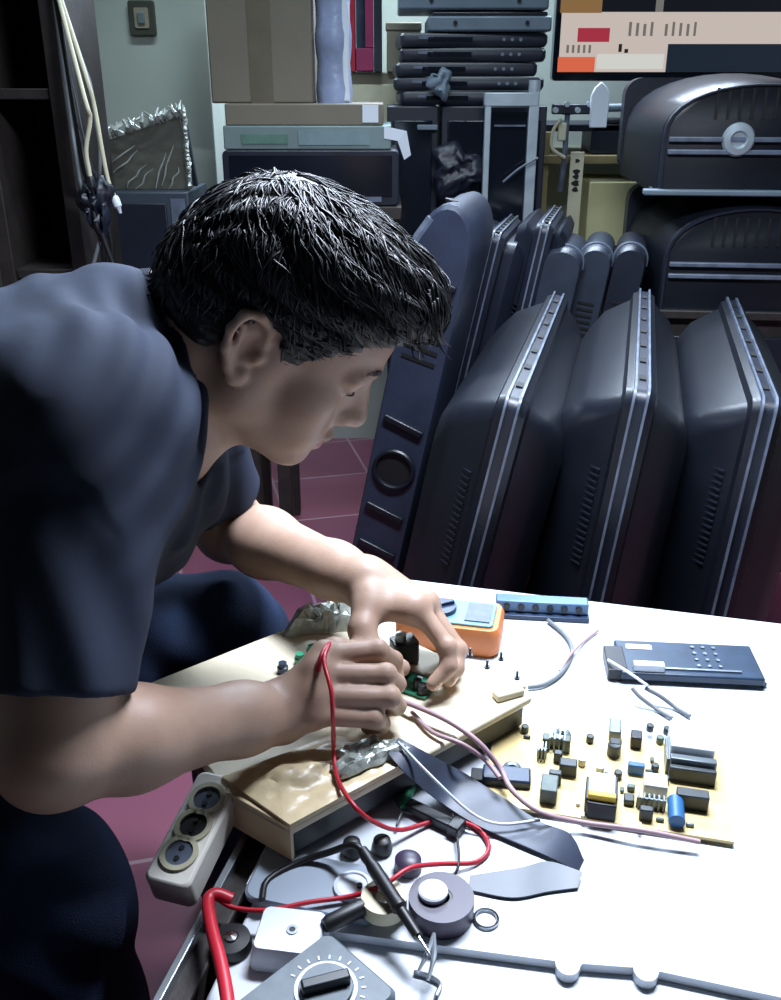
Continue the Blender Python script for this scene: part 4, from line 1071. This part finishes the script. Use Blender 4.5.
# horizontal arm with the white arrow-shaped tag
ha = [Y(556, 110, 2.62), Y(600, 108, 2.62), Y(662, 107, 2.62)]
arm = thing('bracket_arm', 'horizontal grey tube bracket under the television screen', 'bracket', TR(ha[0]))
MB().tube([p - ha[0] for p in ha], .010, 12, smooth=2).build('tube', M_slab, arm)
MB().tube([ha[0] - ha[0] + Vector((.03, 0, 0)), Vector((.03, 0, -.12)), Vector((.03, .03, -.20))], .007, 8, smooth=0).build('drop_bar', M_rim, arm)
MB().box(.13, .03, .024, (.055, 0, .002)).build('clamp', M_tvdk2, arm, bevel=.003)
MB().box(.03, .14, .022, (.03, .06, .0)).build('mount', M_tvdk2, arm, bevel=.002)
for i in range(4): MB().cyl(.007, .012, (-.004 + i * .028, -.018, .014 * (i % 2)), (R(90), 0, 0), 10).build('bolt', M_frame, arm)
MB().tube([Vector((.012, -.016, -.02)), Vector((-.006, -.012, -.05)), Vector((-.006, -.010, -.09)), Vector((.03, -.01, -.115))], .0045, 8).build('wire_loop', M_strip, arm)
MB().box(.022, .01, .045, (.018, -.006, -.052)).build('spring', M_strip, arm, bevel=.004)
ar = Y(600, 112, 2.58)
out = [(-.017, -.03), (.017, -.03), (.019, .030), (.012, .045), (0, .056), (-.012, .045), (-.019, .030)]
tag(MB().prism(out, 0, .012, TR((0, 0, 0), (R(90), 0, 0))).build('white_tag', M_white2, M=TR((ar.x, 2.600, ar.z)) @ Matrix.Scale(1.25, 4), bevel=.002), 'white pointed plastic tag hung on the bracket below the screen', 'tag')
sk = Y(653, 112, 2.57)
tag(crumple(14, .06, .06, .026, 21).build('crumpled_bag', M_plastic, M=TR((sk.x, 2.585, sk.z - .02), (R(90), 0, 0)), smooth=70), 'crumpled pale plastic bag at the right end of the bracket', 'plastic bag')
# pile of flat black players on two dark cabinets, with grey slabs on top
YP = 2.50
zt = Y(450, 106, YP).z
def cab(name, pa, pb, y, mat, label, dep=.34):
    xa, xb = Y(pa, 150, y).x, Y(pb, 150, y).x
    t = thing(name, label, 'cabinet', TR(((xa + xb) / 2, y + dep / 2, 0)))
    MB().box(xb - xa, dep, zt, (0, 0, zt / 2)).build('body', mat, t, bevel=.004)
    MB().box(xb - xa - .03, .010, zt * .50, (0, -dep / 2 - .004, zt * .72)).build('door', M_gloss, t, bevel=.003)
    MB().box(.05, .014, .012, ((xb - xa) * .28, -dep / 2 - .012, zt * .955)).build('handle', M_slab, t, bevel=.002)
    return t
cab('dark_cabinet', 387, 438, YP, M_tvdk2, 'narrow dark cabinet below the left end of the pile of flat black players', .22)
cab('dark_cabinet', 441, 545, YP, M_tvdk2, 'wide dark cabinet below the pile of flat black players, behind the pale frame', .20)
z = zt + .002; xl, xr = Y(392, 80, YP).x, Y(545, 80, YP).x
rr = np.random.default_rng(4)
names = ['lowest flat black player of the pile', 'second flat black player from the bottom of the pile', 'third flat black player from the bottom of the pile', 'fourth flat black player from the bottom of the pile', 'topmost flat black player of the pile, under the grey slabs']
for i in range(5):
    hh = .032; w_ = xr - xl - rr.uniform(0, .03); off = rr.uniform(-.012, .012)
    t = thing('disc_player', names[i], 'player', TR(((xl + xr) / 2 + off, YP + .14, z), (0, 0, R(rr.uniform(-2, 2)))), 'flat black players in a pile')
    MB().loft([[Vector((x * s, y * s, zz_)) for x, y in rrect(w_, .26, .012)] for s, zz_ in ((.965, .0), (.985, .004), (1, .010), (1, hh - .008), (.97, hh - .002))]).build('case', M_tvdk2, t)
    MB().box(w_ * .30, .004, .010, (-w_ * .16, -.131, hh * .5)).build('disc_drawer', M_gloss, t)
    for k in range(3): MB().cyl(.004, .005, (w_ * .2 + k * .02, -.131, hh * .5), (R(90), 0, 0), 10).build('button', M_slab, t)
    MB().box(.035, .003, .006, (w_ * -.38 + .02, -.1315, hh * .62)).build('badge', M_rim, t)
    z += hh
for i, (pa, pb, h_, lb) in enumerate(((428, 552, .046, 'blue grey slab lying on the pile of black players, lower one'), (398, 548, .050, 'blue grey slab at the very top of the pile, upper one'))):
    xa, xb = Y(pa, 30, YP).x, Y(pb, 30, YP).x
    t = thing('grey_slab', lb, 'device', TR(((xa + xb) / 2, YP + .13, z + .001)), 'blue grey slabs on the pile')
    MB().box(xb - xa, .25, h_ * .72, (0, 0, h_ * .36)).build('case', M_slab, t, bevel=.005)
    MB().box(xb - xa - .02, .24, h_ * .2, (0, 0, h_ * .82)).build('lid', M_tvdk, t, bevel=.003)
    for s in (-.28, .30): MB().cyl(.005, .004, ((xb - xa) * s, -.1265, h_ * .4), (R(90), 0, 0), 12).build('screw', M_vent, t)
    z += h_
tag(crumple(12, .05, .06, .022, 5).build('rag', M_slab, M=TR((Y(440, 92, YP).x, YP - .012, zt + .05), (R(86), 0, 0)), smooth=70), 'small crumpled grey rag hanging on the pile of black players', 'rag')
# pale frame leaning in front of the wide cabinet
fa, fb = Y(482, 200, 2.42), Y(539, 94, 2.42)
fr = thing('framed_panel', 'pale aluminium frame with a dark panel standing before the wide cabinet', 'frame', TR(((fa.x + fb.x) / 2, 2.445, 0)))
fw, ft = fb.x - fa.x, fb.z
for s in (-1, 1): MB().box(.014 if s < 0 else .024, .03, ft, (s * (fw / 2 - .008), 0, ft / 2)).build('upright', M_frame, fr, bevel=.002)
MB().box(fw + .004, .032, .030, (0, 0, ft - .012)).build('top_rail', M_frame, fr, bevel=.002)
MB().box(fw - .02, .012, ft - .05, (0, .006, (ft - .03) / 2)).build('dark_panel', M_gloss, fr)
MB().box(fw * .6, .004, .004, (0, -.002, ft - .07)).build('scratch_strip', M_rim, fr)
MB().cyl(.014, .03, (fw / 2 - .008, 0, ft + .015), n=14).build('post_cap', M_frame, fr)
ww = Y(478, 150, 2.26)
tag(MB().tube([Y(503, 182, 2.41), Y(520, 168, 2.41), Y(538, 158, 2.41)], .003, 6).build('thin_wire', M_rim, loc=Y(503, 182, 2.41)), 'thin wire crossing the lower part of the pale frame', 'wire')
bb = Y(458, 172, 2.42)
tag(crumple(14, .12, .11, .035, 33).build('dark_bag', M_tvdk2, M=TR((bb.x, 2.46, bb.z), (R(80), 0, 0)), smooth=70), 'dark crumpled bag hanging before the cabinet, above the thick shell', 'bag')

# ---- boxes and sets between the pillar and the pile
YQ = 2.24
def zq(py, y=YQ): return Y(300, py, y).z
def xq(px, py=120, y=YQ): return Y(px, py, y).x
zA, zB, zC_, zD = zq(207), zq(150), zq(126), zq(104)
cx0, cx1 = xq(216), xq(402)
cb = thing('stack_table', 'dark narrow table behind the head, under the stacked sets and cartons', 'table', TR(((cx0 + cx1) / 2, YQ + .13, 0)))
cw = cx1 - cx0
MB().box(cw, .25, .03, (0, 0, zA - .015)).build('tabletop', M_darkwood, cb, bevel=.003)
for lx in (-cw / 2 + .03, xq(266) - (cx0 + cx1) / 2):
    for ly in (-.09, .09): MB().box(.035, .035, zA - .03, (lx, ly, (zA - .03) / 2)).build('leg', M_darkwood, cb, bevel=.002)
for ly in (-.09, .09): MB().tube([(xq(266) - (cx0 + cx1) / 2 + .01, ly, zA - .20), (cw / 2 - .06, ly, zA - .028)], .012, 8, smooth=0).build('brace', M_darkwood, cb)
w_ = cx1 - cx0 - .012; cxm = (cx0 + cx1) / 2
ds_ = thing('dark_set', 'wide dark television set behind the top of the hair', 'television', TR((cxm, YQ + .13, zA)))
MB().prism(orect(w_, zB - zA - .002, .012), 0, .24, TR((0, .12, (zB - zA) / 2), (R(90), 0, 0))).build('case', M_tvdk2, ds_, bevel=.003, smooth=30)
MB().box(w_ * .92, .004, (zB - zA) * .72, (0, -.121, (zB - zA) * .54)).build('screen', M_gloss, ds_)
MB().box(w_ * .2, .004, .012, (w_ * .3, -.1205, .016)).build('control_strip', M_rim, ds_)
gg = thing('grey_green_box', 'flat grey green carton lying on the wide dark set', 'box', TR((cxm - .006, YQ + .13, zB)))
MB().box(w_ * .94, .24, zC_ - zB, (0, 0, (zC_ - zB) / 2)).build('case', M_grgrey, gg, bevel=.003)
MB().box(w_ * .40, .003, (zC_ - zB) * .6, (w_ * .15, -.121, (zC_ - zB) * .5)).build('front_panel', material('grey_blue_print', '6C8084', .5, var=.2), gg)
MB().box(w_ * .26, .003, (zC_ - zB) * .4, (-w_ * .24, -.121, (zC_ - zB) * .45)).build('green_print', material('dull_green_print', '55756A', .5, var=.25), gg)
gr_ = thing('flat_carton', 'flat brown carton on top of the grey green one, with a white taped corner', 'box', TR((cxm - .012, YQ + .13, zC_)))
MB().box(w_ * .88, .23, zD - zC_, (0, 0, (zD - zC_) / 2)).build('carton', M_box, gr_, bevel=.003)
MB().box(.035, .003, (zD - zC_) * .8, (w_ * .37, -.1165, (zD - zC_) * .55)).build('white_tape', M_white2, gr_)
fl = MB().add([(0, 0, 0), (.05, 0, -.01), (.06, .004, -.06), (.045, .004, -.07), (.03, 0, -.03), (0, 0, -.025), (0, .004, 0), (.05, .004, -.01), (.06, .008, -.06), (.045, .008, -.07), (.03, .004, -.03), (0, .004, -.025)], [(5, 4, 3, 2, 1, 0), (6, 7, 8, 9, 10, 11)] + [(i, (i + 1) % 6, (i + 1) % 6 + 6, i + 6) for i in range(6)])
tag(fl.build('white_paper', M_white2, M=TR((xq(384, 130, YQ), YQ + .0085, zC_ + .001 - .002))), 'torn white paper hanging at the right corner of the grey green carton', 'paper')
xb0, xb1 = xq(208, 60, 2.3), xq(312, 60, 2.3)
bg_ = thing('brown_carton', 'tall brown carton standing on the flat carton, right of the pillar', 'box', TR(((xb0 + xb1) / 2, 2.385, zD)))
MB().box(xb1 - xb0, .15, .30, (0, 0, .15)).build('carton', M_box, bg_, bevel=.004)
MB().box(.05, .002, .30, (0, -.076, .15)).build('parcel_tape', material('brown_tape', '635C4E', .35, var=.1), bg_)
MB().box((xb1 - xb0) * .98, .07, .003, (0, -.035, .3016)).build('flap', M_box, bg_)
xs0, xs1 = xq(314, 60, 2.3), xq(350, 60, 2.3)
rl = thing('plastic_roll', 'upright pale bluish roll of plastic sheet right of the brown carton', 'roll', TR(((xs0 + xs1) / 2, 2.37, zD)))
MB().lathe([(0, 0)] + [((xs1 - xs0) / 2 * (1 + .06 * math.sin(i * 1.7)), .34 * i / 12) for i in range(13)] + [(0, .34)], 22).build('sheet', M_plastic, rl)
MB().box(.016, .01, .33, ((xs1 - xs0) * .36, -(xs1 - xs0) * .34, .168)).build('white_edge', M_white2, rl, bevel=.003)
# red framed game and cream carton on the shelf by the back wall
zr = Y(360, 72, 2.78).z
sr = thing('wall_cupboard', 'cream wall cupboard hung on the back wall, under the red framed panel', 'cabinet', TR((Y(372, 90, 2.8).x, 2.945, 0)))
MB().box(.30, .26, .26, (0, 0, zr - .13)).build('body', M_carton2, sr, bevel=.004)
MB().box(.28, .012, .22, (0, -.132, zr - .14)).build('door', M_strip, sr, bevel=.003)
MB().cyl(.009, .02, (.10, -.145, zr - .15), (R(90), 0, 0), 12).build('knob', M_steel, sr)
ra, rb = Y(347, 70, 2.74).x, Y(382, 70, 2.74).x
rd = thing('red_panel', 'red and magenta framed panel with a dark centre, beside the plastic roll', 'panel', TR(((ra + rb) / 2, 2.80, zr)))
rw = rb - ra
for s in (-1, 1): MB().box(.022, .04, .30, (s * (rw / 2 - .011), 0, .15)).build('side_frame', M_redp if s < 0 else M_tvdk2, rd, bevel=.002)
MB().box(rw - .046, .038, .055, (0, 0, .03)).build('bottom_frame', M_pinkp, rd, bevel=.002); MB().box(rw - .046, .038, .04, (0, 0, .20)).build('cross_frame', M_redp, rd, bevel=.002)
MB().box(rw - .046, .012, .30, (0, .012, .15)).build('dark_centre', M_gloss, rd); MB().box(.02, .02, .12, (.012, -.002, .12)).build('magenta_bar', M_pinkp, rd)
kx = Y(400, 30, 2.78).x
tag(MB().box(.09, .08, .10, (0, 0, .05)).box(.096, .086, .02, (0, 0, .11)).build('cream_carton', M_carton2, M=TR((kx + .01, 2.84, zr)), bevel=.003), 'cream carton right of the red framed panel by the back wall', 'box')

# ---- wall switch, wrapped set, speaker and cables at the left
swp = Y(142, 18, 2.54)
sw_ = thing('wall_switch', 'dark framed wall switch high on the white pillar wall', 'switch', TR((swp.x, 2.55, swp.z)))
MB().prism(orect(.062, .076, .006), 0, .014, TR((0, 0, 0), (R(90), 0, 0))).build('plate', material('dark_olive_frame', '3D4238', .5, var=.15), sw_, bevel=.002)
MB().prism(orect(.034, .044, .004), .013, .017, TR((0, 0, 0), (R(90), 0, 0))).build('switch_panel', M_carton2, sw_)
MB().box(.016, .008, .024, (0, -.019, .0), (R(8), 0, 0)).build('rocker', M_grgrey, sw_, bevel=.001)
sp0, sp1 = Y(106, 268, 2.3), Y(188, 192, 2.3)
spz = sp1.z; spw = sp1.x - sp0.x
tb = thing('side_table', 'dark low table under the grey speaker cabinet, behind the shoulder', 'table', TR(((sp0.x + sp1.x) / 2, 2.42, 0)))
zt2 = spz - .26
MB().box(spw + .012, .28, .025, (0, 0, zt2 - .0125)).build('tabletop', M_darkwood, tb, bevel=.003)
for sx in (-1, 1):
    for sy in (-1, 1): MB().box(.035, .035, zt2 - .025, (sx * (spw / 2 - .018), sy * .11, (zt2 - .025) / 2)).build('leg', M_darkwood, tb, bevel=.002)
so = thing('speaker_cabinet', 'dark grey speaker cabinet behind the shoulder, below the wrapped screen', 'speaker', TR(((sp0.x + sp1.x) / 2, 2.42, zt2)))
MB().box(spw, .24, .26, (0, 0, .13)).build('case', material('grey_blue_case', '333D47', .55, var=.15), so, bevel=.004)
MB().box(spw * .70, .008, .22, (-spw * .10, -.122, .125)).build('grille', M_tvdk2, so, bevel=.002)
MB().box(spw * .16, .004, .23, (spw * .38, -.121, .13)).build('side_panel', M_rim, so)
# wrapped screen on it
wq = [Y(106, 190, 2.32), Y(186, 190, 2.32), Y(178, 116, 2.34), Y(108, 142, 2.34)]
wr = thing('wrapped_screen', 'dark brown panel in crinkled clear plastic on the grey speaker cabinet', 'panel', TR(((sp0.x + sp1.x) / 2, 2.36, zt2 + .2605)))
bx, bz = (sp0.x + sp1.x) / 2, zt2 + .2605
hw_, hh1, hh2 = spw / 2 - .006, wq[3].z - bz, wq[2].z - bz
MB().prism([(-hw_, 0), (hw_, 0), (hw_ - .012, hh2), (-hw_ + .005, hh1)], -.03, .0, TR((0, 0, 0), (R(90), 0, 0))).build('panel', material('brown_board', '3F3C30', .5, var=.25, scale=14), wr)
# film: wrinkled sheet over the front, a ruff along the top edge, a bright roll at the right
def film():
    m = MB(); n = 22; r = np.random.default_rng(8); g = r.random((n + 1, n + 1)); vs = []
    for i in range(n + 1):
        for j in range(n + 1):
            u, v = i / n, j / n; x = -hw_ + 2 * hw_ * u; zt_ = hh1 + (hh2 - hh1) * u + .022
            vs.append((x + .004 * (g[i, j] - .5), -.006 - .010 * abs(math.sin(7 * (u * 1.2 - v) + 2 * g[i, j] * .4)) - .006 * g[i, j] * (1 + 2 * (v > .9)), .002 + zt_ * v + (.012 * (g[i, j] - .5) if v > .95 else 0)))
    o = len(vs); vs += [(x, y + .0012, z_) for x, y, z_ in vs]; fs = []
    for i in range(n):
        for j in range(n):
            q = (i * (n + 1) + j, (i + 1) * (n + 1) + j, (i + 1) * (n + 1) + j + 1, i * (n + 1) + j + 1); fs += [q, tuple(o + k for k in reversed(q))]
    rim = [i * (n + 1) for i in range(n + 1)] + [n * (n + 1) + j for j in range(1, n + 1)] + [i * (n + 1) + n for i in range(n - 1, -1, -1)] + [j for j in range(n - 1, 0, -1)]
    for k in range(len(rim)):
        a_, b__ = rim[k], rim[(k + 1) % len(rim)]; fs.append((a_, b__, b__ + o, a_ + o))
    return m.add(vs, fs)
def clearfilm():
    m = bpy.data.materials.new('clear_film'); m.use_nodes = True; b = m.node_tree.nodes['Principled BSDF']
    b.inputs['Base Color'].default_value = (.35, .37, .33, 1); b.inputs['Roughness'].default_value = .22; b.inputs['Alpha'].default_value = .08
    b.inputs['Specular IOR Level'].default_value = .9
    return m
M_film = clearfilm()
film().build('plastic_film', M_film, wr, smooth=60)['label'] = 'crinkled clear plastic film'
def ruff():
    m = MB(); r = np.random.default_rng(2)
    for i in range(26):
        u = i / 25; x = -hw_ + 2 * hw_ * u; zc_ = hh1 + (hh2 - hh1) * u
        m.tube([(x, -.012, zc_ + .002), (x + r.normal() * .008, -.018 - r.random() * .012, zc_ + .014), (x + r.normal() * .012, -.010, zc_ + .024 + r.random() * .010)], [.004, .0055, .002], 5, smooth=2)
    for xa, za, xb, zb_ in ((-.8, .35, -.1, .85), (-.5, .05, .05, .55), (-.2, .02, .15, .45), (.2, .02, .55, .80), (.35, .1, .75, .95), (-.7, .6, -.2, .95), (.55, .02, .8, .5)):  # bright streaks of shine on the film, shaped as thin foil tubes
        P = [(hw_ * (xa + (xb - xa) * k / 4) + r.normal() * .003, -.022 - .002 * math.sin(k), hh1 * .98 * (za + (zb_ - za) * k / 4)) for k in range(5)]
        m.tube(P, [.0006, .0022, .0018, .0005], 5, smooth=2)
    for i in range(18):
        zc_ = hh2 * i / 17
        m.tube([(hw_ - .004, -.010, zc_), (hw_ + .004, -.016 - r.random() * .008, zc_ + .010), (hw_ + .003 + r.normal() * .003, -.010, zc_ + .022)], [.004, .0055, .003], 5, smooth=2)
    return m
ruff().build('film_edge_and_glints', M_foil, wr, smooth=0)['label'] = 'bunched bright edge of the film, with glints across it shaped as thin tubes'
# leaning dark plank right of it
tag(MB().prism(orect(.045, .60, .004), 0, .02, TR((0, 0, .30), (R(90), 0, 0))).box(.004, .004, .5, (.012, -.022, .28)).build('dark_plank', M_tvdk2, M=TR((Y(204, 210, 2.40).x + .005, 2.46, spz - .45), (0, R(-6), 0)), bevel=.003), 'dark narrow plank leaning against the pillar, right of the wrapped screen', 'plank')
lg = bpy.data.objects['dark_plank']
# tall dark rack at the far left with hanging cables
rk = thing('cable_rack', 'tall dark rack at the far left hung with cables', 'rack', TR((Y(40, 150, 2.1).x, 2.16, 0)))
xr0 = Y(40, 150, 2.1).x
rwid = 2 * (Y(84, 150, 2.1).x - xr0)
for sx in (-1, 1): MB().box(.03, .28, 1.75, (sx * (rwid / 2 - .015), 0, .875)).build('side_board', M_darkwood, rk, bevel=.002)
MB().box(rwid - .06, .012, 1.75, (0, .13, .875)).build('back_board', M_darkwood, rk)
for z_ in (.3, .75, 1.10, 1.45): MB().box(rwid - .062, .26, .02, (0, 0, z_)).build('shelf', M_darkwood, rk, bevel=.002)
MB().tube([(rwid / 2 + .03, -.15, 1.32), (rwid / 2 - .015, -.15, 1.32), (rwid / 2 - .015, -.13, 1.32)], .006, 8, smooth=0).build('hook', M_steel, rk)
r5 = np.random.default_rng(14)
labs = ['pale grey cable hanging at the far left, first of the bundle', 'black cable hanging at the far left, nearest the rack', 'black cable hanging at the far left beside the pale ones', 'pale cable with a white plug hanging left of the wrapped screen', 'dark grey cable hanging at the far left in a long loop', 'black cable hanging at the far left, lowest of the bundle', 'whitish cable hanging highest at the far left']
tracks = [[(82, 62), (90, 85), (96, 125), (100, 150), (98, 190)], [(82, 160), (90, 175), (98, 215), (104, 260), (100, 300)], [(86, 150), (96, 178), (104, 210), (112, 250), (108, 285)], [(84, 70), (94, 105), (102, 150), (108, 180), (114, 196)], [(80, 180), (92, 200), (100, 232), (94, 262), (88, 284)], [(92, 205), (102, 235), (112, 262), (118, 276)], [(84, 96), (90, 118), (86, 150), (90, 176)]]
mats = [M_greycab, M_black, M_black, M_strip, M_greycab, M_black, M_strip]
for i, tr in enumerate(tracks):
    yy = 1.98 - .010 * i
    P = [Vector((xr0 + rwid / 2 + .006, 2.01, 1.318))] + [Y(px, py, yy) for px, py in tr]
    t = thing('hanging_cable', labs[i], 'cable', TR(P[0]), 'cables hung on the rack')
    MB().tube([p - P[0] for p in P], .0055 if i in (1, 2, 5) else .0042, 8).build('cord', mats[i], t, smooth=80)
    v_ = P[-1] - P[0]; d_ = (P[-1] - P[-2]).normalized()
    q = d_.to_track_quat('Z', 'Y').to_matrix().to_4x4()
    MB().lathe([(0, 0), (.0065, 0), (.0085, .006), (.0085, .020), (.005, .024), (.003, .034), (0, .034)], 12, Matrix.Translation(v_) @ q).build('plug', M_white2 if i in (3, 5) else M_dark, t)
tag(crumple(14, .06, .10, .04, 12).build('cable_tangle', M_tvdk2, M=TR((Y(93, 190, 1.93).x, 1.945, Y(93, 190, 1.93).z - .03), (R(84), 0, 0)), smooth=70), 'dark tangled bundle caught in the cables at the far left', 'cable tangle')

# ---- white socket strip hung on the left side of the bench
pa_, pb2 = Z(213, 786, .545), Z(172, 866, .525)
ax_ = (pb2 - pa_).normalized(); sd_ = Vector((0, 0, 1)).cross(ax_).normalized(); nn = ax_.cross(sd_)
if nn.z < 0: nn = -nn; sd_ = -sd_
Ms = Matrix((ax_, sd_, nn)).transposed().to_4x4(); Ms.translation = (pa_ + pb2) / 2 - nn * .02
ln = (pb2 - pa_).length
ps = thing('socket_strip', 'white socket strip with round holes hanging at the left side of the bench', 'socket strip', Ms)
MB().prism(orect(ln + .03, .042, .008), -.014, .018).build('case', material('ivory_plastic', 'E2DED4', .45, var=.06), ps, bevel=.003)
for i in (-1, 0, 1):
    MB().lathe([(.012, .0175), (.0165, .0175), (.0165, .0205), (.012, .0205), (.012, .0175)], 26, TR((i * ln * .34, 0, 0))).build('socket_ring', M_strip, ps)
    MB().cyl(.0118, .001, (i * ln * .34, 0, .0185), n=24).build('socket_recess', M_rim if i else M_vent, ps)
    MB().cyl(.0024, .0012, (i * ln * .34 - .005, 0, .0193), n=10).cyl(.0024, .0012, (i * ln * .34 + .005, 0, .0193), n=10).build('contact_holes', M_vent, ps)
MB().tube([(-ln / 2 - .015, 0, 0), (-ln / 2 - .05, .0, -.01), (-ln / 2 - .07, .02, -.05)], .0035, 8).build('cord', M_white2, ps)
# ================================================================== CAMERA, LIGHT
cd = bpy.data.cameras.new('camera'); cam = bpy.data.objects.new('camera', cd); COL.objects.link(cam)
cd.sensor_fit = 'VERTICAL'; cd.sensor_height = 24; cd.lens = 24 * FPX / 1000; cd.clip_start = .015
cam.location = CAM; cam.rotation_euler = (math.pi / 2 - PITCH, 0, 0)
SC.camera = cam
def area(name, loc, aim, sx, sy, w, col):
    l = bpy.data.lights.new(name, 'AREA'); l.shape = 'RECTANGLE'; l.size = sx; l.size_y = sy; l.energy = w; l.color = lin(col)[:3]
    o = bpy.data.objects.new(name, l); COL.objects.link(o); o.location = loc
    o.rotation_euler = (Vector(aim) - Vector(loc)).to_track_quat('-Z', 'Y').to_euler(); return o
area('bench_lamp', (.24, 1.10, 1.62), (.16, .86, .5), .60, .16, 46, 'E4EEFF')
area('room_tube_light', (-.1, 1.75, 2.45), (-.1, 1.85, 0), 1.2, .16, 25, 'CFE4F2')
area('wall_tube_light', (.25, 2.85, 1.95), (.15, 1.35, .75), 1.2, .10, 70, 'CFE0F5')
w = bpy.data.worlds.new('world'); SC.world = w; w.use_nodes = True
bg = w.node_tree.nodes['Background']; bg.inputs[0].default_value = (.45, .6, .85, 1); bg.inputs[1].default_value = .015
vs = SC.view_settings
vs.view_transform = 'Standard'; vs.look = 'None'; vs.gamma = 1; vs.use_curve_mapping = False; vs.exposure = 0.0
